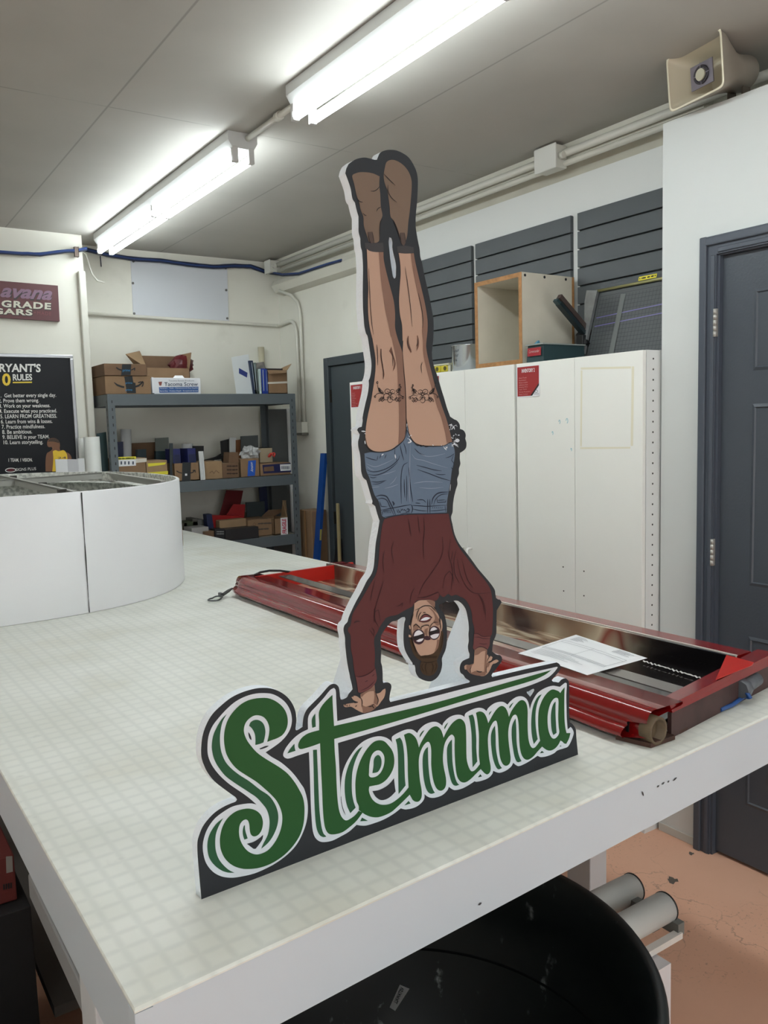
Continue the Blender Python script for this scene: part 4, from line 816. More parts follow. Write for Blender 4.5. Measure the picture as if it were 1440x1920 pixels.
# end rails, back rail
def rail(a, b, wd, z0, z1, name, m, inner=None):
    t = (b - a).normalized(); n = Vector((-t.y, t.x, 0))
    P = [a, b, b + n * wd, a + n * wd]
    return MB().hull8([p + dn * z0 for p in P], [p + dn * z1 for p in P]).done(name, m, fr)
e0, e1 = FA + Vector((.055, .0, 0)), FB
t = (e1 - e0).normalized(); n = Vector((-t.y, t.x, 0))
# near end: sloping red cap over a rusty side
MB().hull8([e0 + dn * (TZ + .05), e1 + dn * (TZ + .05), e1 + n * .05 + dn * (TZ + .05), e0 + n * .04 + dn * (TZ + .05)],
           [e0 + n * .006 + dn * (TZ + .064), e1 + n * .006 + dn * (TZ + .07), e1 + n * .045 + dn * (TZ + .07), e0 + n * .034 + dn * (TZ + .064)]).done('end_rail', M_fr, fr)
MB().hull8([e0 + n * .002 + dn * (TZ + .001), e1 + n * .002 + dn * (TZ + .001), e1 + n * .01 + dn * (TZ + .001), e0 + n * .01 + dn * (TZ + .001)],
           [e0 + n * .002 + dn * (TZ + .05), e1 + n * .002 + dn * (TZ + .05), e1 + n * .01 + dn * (TZ + .05), e0 + n * .01 + dn * (TZ + .05)]).done('end_plate', mat('dark_rust', (66, 44, 42), .6, noise=.3, nscale=24), fr)
MB().slab([(FA.x + .085, FA.y + .006, TZ + .0005), (FB.x - .05, FB.y - .004, TZ + .0005), (FB.x - .05, FB.y + .03, TZ + .0005), (FA.x + .085, FA.y + .04, TZ + .0005)], (0, 0, .006)).done('foot_strip', M_rust, fr)
rail(FD + Vector((.04, -.055, 0)), FC + Vector((0, -.055, 0)), .012, TZ + .012, TZ + .066, 'end_rail', M_fr2)
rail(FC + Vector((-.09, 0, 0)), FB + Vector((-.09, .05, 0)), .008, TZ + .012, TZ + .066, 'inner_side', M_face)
rail(FC + Vector((-.075, 0, 0)), FB + Vector((-.075, .05, 0)), .055, TZ + .052, TZ + .066, 'back_rail', M_fr)
rail(FC + Vector((-.078, -.01, 0)), FB + Vector((-.078, .05, 0)), .006, TZ + .062, TZ + .0675, 'edge_bead', mat('pale_bead', (206, 200, 192), .3))
# bright red inner corner at the near back
MB().slab([onZ(x, y, TZ + .071) for x, y in ((1362, 1229), (1413, 1243), (1410, 1248), (1342, 1275))], (0, 0, .0015)).done('corner_mitre', M_fr2, fr)
# printed face at the bottom: smoky brown and cream print, black toward the near end
P = [FA + Vector((.06, .04, 0)), FB + Vector((-.09, .055, 0)), FC + Vector((-.09, -.05, 0)), FD + Vector((.06, -.05, 0))]
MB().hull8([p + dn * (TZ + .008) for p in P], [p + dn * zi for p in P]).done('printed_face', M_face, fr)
# clear acrylic lip along the inside of the front moulding
mg = mat('grey_acrylic', (104, 98, 94), .2, coat=.3)
rail(FD + Vector((.125, -.07, 0)), FA + Vector((.125, .045, 0)), .045, TZ + .058, TZ + .0605, 'acrylic_lip', mg)
# crumpled bare edge of the print
R = []
for i in range(30):
    a = i / 29; p = Vector((1.556, 1.085, 0)).lerp(Vector((1.566, 1.25, 0)), a)
    z = TZ + .017 + .004 * abs(math.sin(i * 1.7)); R.append(p + dn * z)
MB().strip(R, [.002 + .002 * abs(math.sin(i * 2.3)) for i in range(30)], Vector((-.5, 0, .86)).normalized()).done('foil_edge', mat('foil_white', (200, 196, 190), .3), fr)
# black cable looping at the far corner and the steel clip on its lanyard
cz = TZ + .06
P = [onZ(475, 1079, cz), onZ(488, 1073, TZ + .085), onZ(505, 1070, TZ + .09), onZ(525, 1070, TZ + .08), onZ(548, 1073, cz)]
pp = []
for i in range(len(P) - 1):
    for k in range(4): pp.append(P[i].lerp(P[i + 1], k / 4))
pp.append(P[-1])
MB().tube(pp, .004, seg=8).done('cable_loop', M_black, fr)
cp = thing('snap_clip', onZ(410, 1122, TZ + .01), 'grey steel snap clip hanging off the left tip of the red frame', 'clip')
MB().tube([onZ(436, 1103, TZ + .028), onZ(428, 1108, TZ + .022), onZ(418, 1115, TZ + .014)], [.003, .006, .006], seg=8).done('lanyard', mat('lanyard_grey', (72, 72, 72), .6), cp)
o_ = onZ(407, 1121, TZ + .008); d_ = (onZ(394, 1128, TZ + .006) - onZ(418, 1114, TZ + .010)).normalized(); sd = Vector((-d_.y, d_.x, 0))
ov = []
for i in range(28):
    t_ = 2 * math.pi * i / 28; k = 1 + .25 * math.cos(2 * t_); ov.append(onZ(405, 1122, TZ + .008) + d_ * (.034 * math.cos(t_)) * 1.0 + sd * (.021 * math.sin(t_) * (1.25 if math.cos(t_) > 0 else .9) * k))
MB().tube(ov, .0028, seg=8, closed=True).done('snap_ring', mat('clip_steel', (96, 98, 100), .35, metal=.9), cp)
MB().box(tuple(onZ(414, 1116, TZ + .006) - Vector((.006, .012, .003))), tuple(onZ(414, 1116, TZ + .006) + Vector((.006, .012, .009))), bev=.002).done('swivel', mat('clip_steel', (96, 98, 100)), cp)
# blue lead at the near end with its grey connector
bx = onZ(1418, 1292, TZ + .03)
t_ = thing('cable_connector', bx - Vector((0, 0, .02)), 'grey connector with a blue lead under the near end of the red frame', 'connector')
MB().cyl(bx + Vector((-.012, .02, 0)), bx + Vector((.05, .03, .004)), .014).cyl(bx + Vector((-.03, .018, 0)), bx + Vector((-.008, .02, 0)), .019, seg=8).done('gland', mat('gland_grey', (92, 96, 102), .5), t_)
P = [bx + Vector((-.02, .015, 0)), bx + Vector((-.03, -.005, -.01)), onZ(1395, 1306, TZ + .012), onZ(1372, 1322, TZ + .006), onZ(1350, 1331, TZ + .006)]
pp = []
for i in range(len(P) - 1):
    for k in range(4): pp.append(P[i].lerp(P[i + 1], k / 4))
MB().tube(pp + [P[-1]], .0045, seg=8).done('blue_lead', mat('lead_blue', (36, 78, 140), .4), t_)
# invoice sheet on the frame
zp = TZ + .066
q = [onZ(1080, 1190, zp), onZ(1214, 1234, zp), onZ(1101, 1266, zp), onZ(971, 1225, zp)]
pr_ = []
sh = thing('paper_sheet', (q[0] + q[2]) / 2, 'white printed order form lying across the red frame', 'paper')
N = 12; R = []
def pq(a, b): return (q[0].lerp(q[1], a)).lerp(q[3].lerp(q[2], a), b)
for i in range(N + 1):
    R.append([pq(i / N, j / N) + dn * (.004 * math.sin(i / N * 3.1) * math.sin(j / N * 2.6)) for j in range(N + 1)])
mb = MB().rings(R, ringclosed=False)
mb.done('sheet', M_paper, sh)
pl = MB()
def prule(a0, b0, a1, b1, wd):
    pl.strip([pq(a0 + (a1 - a0) * k / 8, b0 + (b1 - b0) * k / 8) + dn * (.0012 + .004 * math.sin((a0 + (a1 - a0) * k / 8) * 3.1) * math.sin((b0 + (b1 - b0) * k / 8) * 2.6)) for k in range(9)], wd, dn)
for b in (.28, .34, .62, .645, .67): prule(.06, b, .94, b, .0012)
for a in (.06, .94): prule(a, .28, a, .67, .0012)
prule(.5, .28, .5, .67, .001)
for i in range(7): prule(.08, .05 + i * .025, .2 + .1 * ((i * 7) % 3) / 3, .05 + i * .025, .0016)
for i in range(5): prule(.66, .05 + i * .03, .82 + .1 * ((i * 5) % 3) / 3, .05 + i * .03, .0016)
for i in range(6): prule(.08, .72 + i * .03, .55 + .3 * ((i * 5) % 4) / 4, .72 + i * .03, .0012)
pl.done('ruled_lines', mat('print_grey', (150, 150, 156), .8), sh)
# ------------------------------------------------------------------ grey shelving unit at the back wall
SF = 4.845; SB_ = 5.285; SX0, SX1 = 1.365, 2.575
Z1, Z2, Z3 = 1.748, 1.221, .826
M_sh = mat('shelf_grey', (92, 100, 104), .45, noise=.04, nscale=6)
M_deck = mat('shelf_deck', (150, 140, 124), .8)
su = thing('shelving_unit', ((SX0 + SX1) / 2, (SF + SB_) / 2, 0), 'grey steel shelving unit loaded with boxes against the back wall', 'shelving unit')
for z in (Z1, Z2, Z3, .30):
    MB().box((SX0 + .01, SF, z - .066), (SX1 - .01, SF + .012, z), bev=.001).box((SX0 + .01, SF + .012, z - .012), (SX1 - .01, SF + .035, z - .001)).done('beam', M_sh, su)
    MB().box((SX0 + .01, SB_ - .012, z - .066), (SX1 - .01, SB_, z)).done('beam', M_sh, su)
    MB().box((SX0, SF, z - .066), (SX0 + .012, SB_, z)).box((SX1 - .012, SF, z - .066), (SX1, SB_, z)).done('side_beam', M_sh, su)
    MB().box((SX0 + .012, SF + .012, z - .014), (SX1 - .012, SB_ - .012, z - .002)).done('deck', M_deck, su)
for x, sx in ((SX0, 1), (SX1, -1)):
    for y, sy in ((SF, 1), (SB_, -1)):
        mb = MB(); top = Z1 - .001 if True else 0
        # angle post with a punched slot column on each flange
        a = [(x, y), (x + sx * .042, y), (x + sx * .042, y + sy * .0025), (x + sx * .0025, y + sy * .0025), (x + sx * .0025, y + sy * .042), (x, y + sy * .042)]
        mb.hull8([Vector((px - sx * .0012, py - sy * .0025, 0)) for px, py in a], [Vector((px - sx * .0012, py - sy * .0025, top)) for px, py in a])
        p = mb.done('post', M_sh, su)
        sl = MB()
        for k in range(38):
            z = .05 + k * .0445
            sl.box((x + sx * .024 - .003, y - sy * .0025 - .0003, z), (x + sx * .024 + .003, y - sy * .0025 + .001, z + .016))
            sl.box((x - sx * .0012 - .0003, y + sy * .018 - .003, z), (x - sx * .0012 + .001, y + sy * .018 + .003, z + .016))
        sl.done('slots', mat('slot_dark', (44, 48, 50), .7), p)

def carton(x0, x1, y, z, ytop, depth, label, m=None, yf=SF + .04, name='cardboard_box', cat='box', flaps=None, group=None, open_=False, tape=None, rotz=0):
    """a carton standing on height z; left and right edge and top come from where its front shows"""
    a, b = onY(x0, y, yf), onY(x1, y, yf); h = onY((x0 + x1) / 2, ytop, yf).z - z
    m = m or M_kraft
    t = thing(name, ((a.x + b.x) / 2, yf + depth / 2, z), label, cat, group)
    if open_:
        w_ = .004
        MB().box((a.x, yf, z + .001), (b.x, yf + depth, z + .006)).box((a.x, yf, z + .001), (b.x, yf + w_, z + h)).box((a.x, yf + depth - w_, z + .001), (b.x, yf + depth, z + h)) \
            .box((a.x, yf, z + .001), (a.x + w_, yf + depth, z + h)).box((b.x - w_, yf, z + .001), (b.x, yf + depth, z + h)).done('box_body', m, t)
    else:
        MB().box((a.x, yf, z + .001), (b.x, yf + depth, z + h), bev=.003).done('box_body', m, t)
    return t, a.x, b.x, yf, z, h
def front_quad(t, pxs, m, name, yf, d=.0012):
    q = [onY(x, y, yf - d) for x, y in pxs]; return MB().slab(q, (0, .0006, 0)).done(name, m, t)
def front_text(t, s, x0, y0, x1, y1, m, yf, name='lettering', d=.002, slope=0, **k):
    mb = MB(); text_fit(mb, s, onY(x0, y0, yf - d), onY(x1, y0 + slope * (x1 - x0), yf - d), onY(x0, y1, yf - d), **k); return mb.done(name, m, t)
def front_line(t, px, wd, m, name, yf, d=.002):
    q = [onY(x, y, yf - d) for x, y in px]; o = []
    for i in range(len(q) - 1):
        for k in range(3): o.append(q[i].lerp(q[i + 1], k / 3))
    o.append(q[-1]); return MB().strip(o, wd, Vector((0, -1, 0))).done(name, m, t)
def flap(t, pts3, m=None, th=(0, .004, 0)): MB().slab(pts3, th).done('flap', m or M_kraft2, t)

# -------- top shelf
yf = SF + .03
t, a, b, yf, z, h = carton(198, 284, 738, Z1, 705, .33, 'lower of two stacked parcel boxes with black tape on the top shelf', M_kraft, yf)
front_line(t, [(214, 717), (220, 722), (228, 725), (233, 726)], [.004, .006, .009, .01, .011, .011, .011, .011, .011, .011], M_ink, 'smile_mark', yf)
front_line(t, [(254, 725), (260, 723), (265, 719), (268, 715)], [.011] * 4 + [.009] * 3 + [.007] * 3, M_ink, 'smile_mark', yf)
front_line(t, [(259, 717.5), (264, 716), (269, 717), (268, 722), (266, 725)], .006, M_ink, 'smile_mark', yf)
front_quad(t, [(233, 706), (248, 705), (250, 717), (254, 718), (255, 737), (238, 737)], M_tape, 'tape', yf, .0015)
for yy, s in ((716, 'prime'), (729, 'prime')): front_text(t, s, 235.5, yy, 248, yy + 5, M_tapeblue, yf, d=.003)
t, a, b, yf2, z2, h2 = carton(196, 276, 704, Z1 + h + .001, 682, .31, 'upper parcel box lying on a second box at the left end of the top shelf', M_kraft3, yf - .005)
front_line(t, [(218, 689), (222, 692), (228, 694)], .008, M_ink, 'smile_mark', yf2); front_line(t, [(246, 694), (250, 692), (253, 690), (252, 695)], .006, M_ink, 'smile_mark', yf2)
front_quad(t, [(229, 683), (246, 683), (245, 703), (227, 704)], M_tape, 'tape', yf2, .0015); front_text(t, 'prime', 230, 692, 244, 698, M_tapeblue, yf2, d=.003)
t, a, b, y3, z3, h3 = carton(277, 358, 738, Z1, 690, .17, 'tall open carton with raised flaps behind the screw box on the top shelf', M_kraft, SF + .245, open_=True)
top = Z1 + h3
flap(t, [(a + .0, y3 + .166, top), (b, y3 + .166, top), (b - .01, y3 + .19, top + .09), (a + .01, y3 + .19, top + .09)], M_kraft3)
flap(t, [Vector((a, y3, top)), Vector((a, y3 + .166, top)), onY(261, 658, y3 + .17), onY(235, 664, y3 - .01)], M_kraft2, (.004, 0, 0))
flap(t, [Vector((b, y3, top)), Vector((b, y3 + .166, top)), onY(336, 666, y3 + .16), onY(359, 661, y3 + .01)], M_kraft, (-.004, 0, 0))
mb = MB(); c0 = onY(341, 684, y3 + .08)
P = []
for i in range(7):
    ph = math.pi * (i / 6 - .5) * .98; P.append([c0 + Vector((.075 * math.cos(ph) * math.cos(q) * (1 + .22 * math.sin(3 * q + 2 * i) + .1 * math.sin(7 * q)), .05 * math.cos(ph) * math.sin(q), .06 * math.sin(ph) * (1 + .1 * math.sin(5 * q)))) for q in [2 * math.pi * k / 18 for k in range(18)]])
mb.rings(P, cap0=True, cap1=True, smooth=False)
tag(mb.done('dark_red_bag', mat('dark_red_film', (92, 26, 32), .35, noise=.4, nscale=30)), 'dark red crumpled bag stuffed in the tall open carton', 'bag')
t, a, b, yf, z, h = carton(289, 377, 738, Z1, 708.5, .2, 'white screw supplier box with blue bands on the top shelf', mat('box_white', (220, 222, 226), .6), SF + .03)
M_pb = mat('print_blue', (56, 92, 150), .6); M_pg = mat('print_greyblue', (84, 92, 108), .6)
front_quad(t, [(298, 726), (372, 725), (372, 735.5), (299, 736.5)], M_pb, 'blue_band', yf)
front_text(t, 'Tacoma Screw', 308, 716.5, 371, 724, M_pg, yf, bold=.015)
front_text(t, 'Fasteners · Tools · Maintenance & Shop Supplies', 300, 727, 371, 729.5, M_paper, yf, slope=-.01); front_text(t, 'Same Day · Product Depth · Exceptional Service', 300, 732, 371, 735, M_paper, yf, slope=-.01)
front_text(t, 'Tacoma Screw Products', 316, 712.5, 364, 715, M_pg, yf); front_quad(t, [(297, 716), (304, 715.5), (302.5, 723), (299, 723)], mat('print_rust', (128, 70, 62), .6), 'emblem', yf)
front_quad(t, [(284, 707), (288.5, 708), (290, 737), (286, 737)], mat('box_white', (220, 222, 226)), 'torn_side', yf - .001)
mb = MB().hull8([onY(324, 709, SF + .06), onY(346, 709, SF + .06), onY(346, 709, SF + .13), onY(324, 709, SF + .13)], [onY(328, 704, SF + .07), onY(342, 704, SF + .07), onY(341, 705, SF + .12), onY(329, 705, SF + .12)])
tag(mb.done('crumpled_paper', M_paper), 'scrap of white paper on top of the white screw box', 'paper')
# leaning white sheet with a strip of blue tape
q = [onY(443, 737, SF + .02), onY(477, 735, SF + .05), onY(465.5, 664, SF + .06), onY(433.5, 670, SF + .03)]
q[0].z = q[1].z = Z1 + .001
t = thing('foam_sheet', (q[0] + q[1]) / 2, 'white sheet with a blue tape strip leaning on the files on the top shelf', 'board')
MB().slab(q, (.004, .006, 0)).done('sheet', mat('sheet_white', (220, 226, 228), .5), t)
f_ = (q[1] - q[0]).cross(q[3] - q[0]).normalized(); f_ = f_ if f_.y < 0 else -f_
MB().slab([onP(x, y, q[0] + f_ * .001, f_) for x, y in ((448, 690), (464, 699), (463, 708), (448, 700))], f_ * .0005).done('blue_tape', mat('blue_tape', (44, 60, 130), .5), t)
for x0, x1, yt, col, lb, ln in ((468, 474, 676, (26, 42, 70), 'dark navy folder beside the leaning white sheet', 5), (474, 480, 680, (104, 118, 112), 'grey folder between the navy and the pale file', 2), (480, 484, 693, (96, 112, 98), 'grey-green file upright on the top shelf', 0), (484, 489, 692, (196, 214, 214), 'pale blue file upright on the top shelf', 0), (488.5, 497, 691, (28, 56, 150), 'broad royal blue binder upright on the top shelf', -1), (497, 501, 692, (34, 62, 140), 'thin blue binder next to the small open box', -1)):
    bx0, bx1 = onY(x0 + ln + 3, 738, SF + .03), onY(x1 + ln + 3, 738, SF + .03); tx0, tx1 = onY(x0, yt, SF + .03), onY(x1, yt, SF + .03)
    bx0.z = bx1.z = Z1 + .001; dd = Vector((0, .2, 0))
    t = thing('file_binder', bx0, lb, 'binder', 'files upright on the top shelf')
    mb = MB().hull8([bx0, bx1, bx1 + dd, bx0 + dd], [tx0, tx1, tx1 + dd, tx0 + dd]); mb.done('cover', mat('binder_%d_%d' % (x0, yt), col, .45), t)
    cm = (bx0 + bx1) / 2; tm = (tx0 + tx1) / 2
    MB().strip([cm.lerp(tm, .12) + Vector((0, -.001, 0)), cm.lerp(tm, .95) + Vector((0, -.001, 0))], (bx1 - bx0).length * .2, Vector((0, -1, 0))).done('spine_edge', mat('binder_edge', (150, 160, 170), .5), t)
p = onY(482, 686, SF + .12)
mb = MB(); mb.hull8([p + Vector((-.02, -.03, -.03)), p + Vector((.05, -.03, -.03)), p + Vector((.05, .06, -.03)), p + Vector((-.02, .06, -.03))], [p + Vector((-.01, -.02, .018)), p + Vector((.035, -.03, .025)), p + Vector((.045, .05, .02)), p + Vector((-.015, .05, .012))])
tag(mb.done('paper_wad', mat('grey_wrap', (120, 116, 110), .5, noise=.3, nscale=40)), 'crumpled grey wrap squeezed on top of the upright files', 'wrap')
t, a, b, yf, z, h = carton(503, 539.5, 738, Z1, 694, .18, 'small open cardboard box at the right end of the top shelf', M_kraft, SF + .03, open_=True)
front_quad(t, [(502, 716.5), (539, 715), (539, 718.5), (502, 720)], mat('pale_tape', (206, 200, 188), .5), 'tape', yf)
top = Z1 + h
flap(t, [Vector((a, yf, top)), Vector((b, yf, top)), onY(537, 699, yf - .05), onY(505, 701, yf - .05)], M_kraft)
flap(t, [Vector((b, yf, top)), Vector((b, yf + .18, top)), onY(532, 688, yf + .17), onY(546, 682, yf + .0)], M_kraft2, (.003, 0, 0))
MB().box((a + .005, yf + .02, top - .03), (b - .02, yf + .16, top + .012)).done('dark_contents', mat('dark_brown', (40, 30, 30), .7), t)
pz = MB().cyl((onY(499, 700, 5.28).x, 5.318, .002), (onY(494.5, 660, 5.28).x, 5.32, onY(494.5, 651, 5.32).z), .021)
tag(pz.done('cardboard_tube', mat('cream_tube', (198, 192, 168), .6)), 'tall cream tube standing behind the shelving in the corner', 'tube')

# -------- middle shelf
t, a, b, yf, z, h = carton(220, 275, 897, Z2, 859, .22, 'cardboard box with a yellow and white shipping label on the middle shelf', M_kraft)
front_quad(t, [(219, 857), (255, 856), (255, 873), (219, 875)], M_paper, 'shipping_label', yf)
front_quad(t, [(219, 857), (255, 856), (255, 861), (219, 862.5)], M_yellow, 'label_band', yf, .002); front_line(t, [(222, 860.2), (231, 859.8), (237, 859.6), (252, 858.9)], [.006, .009, .004, .009, .006, .003, .008, .009, .005, .007], mat('label_print', (90, 96, 30), .7), 'printing', yf, .0028)
for x in (226, 233, 240, 248): front_quad(t, [(x, 865), (x + 3, 865), (x + 3, 871), (x, 871)], M_pg, 'barcode', yf, .002)
front_quad(t, [(255, 860), (275, 859), (275, 866), (255, 868)], mat('pale_tape', (206, 200, 188)), 'tape', yf)
t, a, b, yf, z, h = carton(276, 315, 899, Z2, 863, .2, 'cardboard box with two yellow tape bands on the middle shelf', M_kraft2)
front_quad(t, [(277, 869), (312, 867), (309, 871), (278, 875)], M_yellow, 'yellow_tape', yf); front_quad(t, [(277, 886), (315, 883), (315, 889), (277, 891)], M_yellow, 'yellow_tape', yf)
def sheet(px, yf, label, m, name='panel', cat='panel', th=.006, z=None, group=None, lean=.0):
    q = [onY(x, y, yf + (lean if i >= 2 else 0)) for i, (x, y) in enumerate(px)]
    if z is not None:
        q[0].z = z + .001; q[1].z = z + .001
    return tag(MB().slab(q, (0, th, 0)).done(name, m), label, cat, group)
sheet([(186, 897), (205, 897), (199, 810), (182, 813)], SF + .10, 'dark green folder leaning at the left end of the middle shelf', mat('dark_green', (22, 54, 56), .5), 'folder', 'folder', .02, Z2, lean=.02)
sheet([(216, 897), (232, 897), (231, 828), (217, 829)], SF + .32, 'blue packet standing behind the leaning white roll', M_navy, 'packet', 'packet', .03, Z2)
p0 = onY(237, 897, SF + .36); p0.z = Z2 + .002; p1 = onY(236, 805, SF + .37)
rl = thing('paper_roll', p0, 'white roll standing upright at the left of the middle shelf', 'roll'); MB().cyl(p0, p1, .033).done('roll_body', mat('roll_white', (206, 208, 210), .6), rl); MB().cyl(p1 - Vector((0, 0, .001)), p1 + Vector((0, 0, .001)), .012).done('core', M_kraft3, rl)
sheet([(248, 897), (292, 897), (291, 829), (247, 831)], SF + .40, 'brown cardboard piece upright at the back of the middle shelf', M_kraft3, 'cardboard_piece', 'cardboard', .008, Z2)
sheet([(292, 897), (319, 897), (316, 820), (291, 821.5)], SF + .30, 'grey-green square panel standing behind the yellow taped box', mat('greygreen', (104, 110, 104), .6), 'panel', 'panel', .006, Z2, lean=.05)
sheet([(292, 897), (320, 897), (319, 845), (292, 846)], SF + .26, 'dark teal packet in front of the grey-green panel', mat('dark_teal', (24, 48, 54), .5), 'packet', 'packet', .03, Z2)
sheet([(255, 897), (276, 897), (274, 842), (258, 843)], SF + .27, 'dark teal bottle-shaped packet behind the labelled box', mat('deep_teal', (20, 50, 58), .4), 'packet', 'packet', .04, Z2)
for i, (x, lb) in enumerate(((318.5, 'left of two dark upright bars by the parcel box'), (321.5, 'right of two dark upright bars by the parcel box'))):
    sheet([(x + 1, 903), (x + 4, 903), (x + 2.6, 831), (x - .4, 831)], SF + .03 + i * .014, lb, mat('dark_bar', (40, 50, 54), .5), 'metal_bar', 'bar', .01, Z2)
t, a, b, yf, z, h = carton(327, 375, 903, Z2, 868, .2, 'small open parcel box with black tape on the middle shelf', M_kraft, SF + .02, open_=True)
front_line(t, [(331, 883), (336, 886), (341, 887)], .006, M_ink, 'smile_mark', yf); front_line(t, [(356, 887), (361, 886), (365, 882)], .006, M_ink, 'smile_mark', yf); front_line(t, [(361, 882), (366, 881.5), (366, 886)], .005, M_ink, 'smile_mark', yf)
front_quad(t, [(342, 867), (358, 867), (357, 902), (341, 903)], M_tape, 'tape', yf, .0015); front_quad(t, [(347, 888), (351, 888), (351, 892), (347, 892)], M_paper, 'tape_mark', yf, .0025)
for x0, x1, yt, lb, m in ((325, 339, 842, 'blue box at the left inside the small open parcel', M_navy), (352.5, 372, 841, 'blue box at the right inside the small open parcel', M_blue)):
    a0, b0 = onY(x0 + 1, 880, SF + .05), onY(x1 + 1, 880, SF + .05); tz = onY(x0, yt, SF + .05).z
    a0.x = max(a0.x, a + .006); b0.x = min(b0.x, b - .006)
    t = thing('product_box', (a0.x, SF + .05, Z2), lb, 'box', 'blue boxes in the parcel'); MB().box((a0.x, SF + .05, Z2 + .008), (b0.x, SF + .19, tz), bev=.002).done('box_body', mat('navy_print', (32, 38, 96), .5), t)
    MB().box((a0.x + .006, SF + .048, Z2 + .03), (b0.x - .006, SF + .0495, tz - .035)).done('printed_panel', mat('deep_blue', (18, 30, 70), .4), t)
p0 = onY(352, 868, SF + .33); p0.z = Z2 + .002; p1 = onY(351, 832, SF + .33)
rl = thing('paper_roll', p0, 'short white roll standing behind the small open parcel box', 'roll'); MB().cyl(p0, p1, .036).done('roll_body', mat('roll_white', (206, 208, 210)), rl); MB().cyl(p1 - Vector((0, 0, .001)), p1 + Vector((0, 0, .001)), .012).done('core', M_kraft3, rl)
sheet([(362, 903), (383, 903), (382, 836), (363, 836)], SF + .28, 'black case standing behind the white strips on the middle shelf', M_black, 'case', 'case', .05, Z2)
for i in range(3):
    x = 373 + i * 2.9
    sheet([(x + 4.2, 902), (x + 6.6, 902), (x + 2.4, 846), (x, 846.5)], SF + .012, ['left of the three white strips leaning on the middle shelf', 'middle of the three white strips leaning on the middle shelf', 'right of the three white strips leaning on the middle shelf'][i], mat('strip_white', (212, 214, 214), .5), 'plastic_strip', 'strip', .012, Z2, 'white strips leaning together')
t, a, b, yf, z, h = carton(385, 418, 900, Z2, 865, .2, 'plain cardboard box right of the white strips on the middle shelf', M_kraft2)
front_line(t, [(393, 887), (398, 883), (401, 888), (405, 882), (411, 887)], .004, M_kraft3, 'marker_scribble', yf)
t, a, b, yf, z, h = carton(418, 449, 897, Z2, 868, .2, 'cardboard box covered in dark print on the middle shelf', M_kraft3)
for yy in (874, 881, 888): front_line(t, [(425, yy), (432, yy), (439, yy), (446, yy - .5)], [.004, .009, .006, .01, .004, .008, .01, .005, .009, .004], mat('print_brown', (62, 46, 36), .8), 'printing', yf)
sheet([(431, 897), (444, 897), (443, 820), (430.5, 821)], SF + .28, 'white corrugated panel upright on the middle shelf', mat('panel_pale', (196, 198, 196), .6), 'panel', 'panel', .01, Z2)
sheet([(443.5, 897), (453, 897), (452, 824), (443, 825)], SF + .27, 'brown panel beside the white corrugated one on the middle shelf', mat('brown_panel', (112, 68, 36), .6), 'panel', 'panel', .01, Z2)
sheet([(453, 897), (485, 896), (484, 816), (452, 818)], SF + .25, 'dark grey square panel standing on the middle shelf', mat('grey_panel', (74, 78, 78), .5), 'panel', 'panel', .012, Z2)
sheet([(418, 897), (432, 897), (430, 823), (414, 827)], SF + .31, 'black jagged panel left of the white corrugated one', M_black, 'panel', 'panel', .012, Z2)
sheet([(398, 865), (470, 824), (471, 819), (398, 860)], SF + .34, 'thin black bar sloping up behind the panels on the middle shelf', M_black, 'bar', 'bar', .012)
sheet([(384, 866), (430, 858), (430, 850), (384, 862)], SF + .28, 'black wedge-shaped bar above the plain box on the middle shelf', M_black, 'bar', 'bar', .014)
sheet([(429, 868), (448, 868), (447, 848), (430, 848)], SF + .055, 'small brown carton on top of the printed box', M_kraft3, 'carton', 'box', .09)
mb = MB(); c0 = onY(469, 850, SF + .12); P = []
for i in range(8):
    ph = math.pi * (i / 7 - .5) * .98; P.append([c0 + Vector((.062 * math.cos(ph) * math.cos(q), .05 * math.cos(ph) * math.sin(q), .042 * math.sin(ph))) * (1 + .22 * math.sin(3 * q + 2 * i) + .12 * math.sin(7 * q - i)) for q in [2 * math.pi * k / 22 for k in range(22)]])
mb.rings(P, cap0=True, cap1=True, smooth=False)
tag(mb.done('plastic_wrap', mat('clear_wrap', (196, 198, 198), .2, noise=.3, nscale=50)), 'crumpled clear plastic wrap on top of the blue taped box', 'wrap')
t, a, b, yf, z, h = carton(453, 487, 895, Z2, 860, .2, 'cardboard box with a wide blue tape stripe on the middle shelf', M_kraft)
front_quad(t, [(465.5, 864), (480, 863), (478, 892), (464, 893)], mat('bright_blue_tape', (38, 92, 190), .45), 'blue_tape', yf)
mb = MB(); text_fit(mb, 'Amazon', onY(470, 884, yf - .003), onY(468.5, 866, yf - .003), onY(475, 885, yf - .003), shear=.2); mb.done('lettering', M_paper, t)
t, a, b, yf, z, h = carton(489, 545, 891, Z2, 868, .22, 'flat cardboard box with a dark blue printed end on the middle shelf', M_kraft)
front_quad(t, [(492, 872), (545, 868), (546, 885), (494, 888)], mat('box_print_navy', (28, 32, 78), .5), 'printed_end', yf); front_quad(t, [(495, 876), (513, 874), (514, 883), (495, 884)], M_kraft3, 'window_print', yf, .002)
front_quad(t, [(525, 871), (545, 870), (545, 882), (526, 883)], M_paper, 'label', yf, .002)
for i in range(7): front_quad(t, [(528 + i * 2.2, 874), (529.2 + i * 2.2, 874), (529.2 + i * 2.2, 880), (528 + i * 2.2, 880)], M_pg, 'barcode', yf, .003)
t2, a, b, yf, z4, h4 = carton(487, 511, 852, Z2 + h + .001, 840, .1, 'small pale carton on the flat blue-ended box', mat('pale_carton', (168, 154, 130), .8), SF + .12)
MB().box((a, SF + .12, z4 + h4), (b, SF + .21, z4 + h4 + .004)).done('dark_lid', M_black, t2)
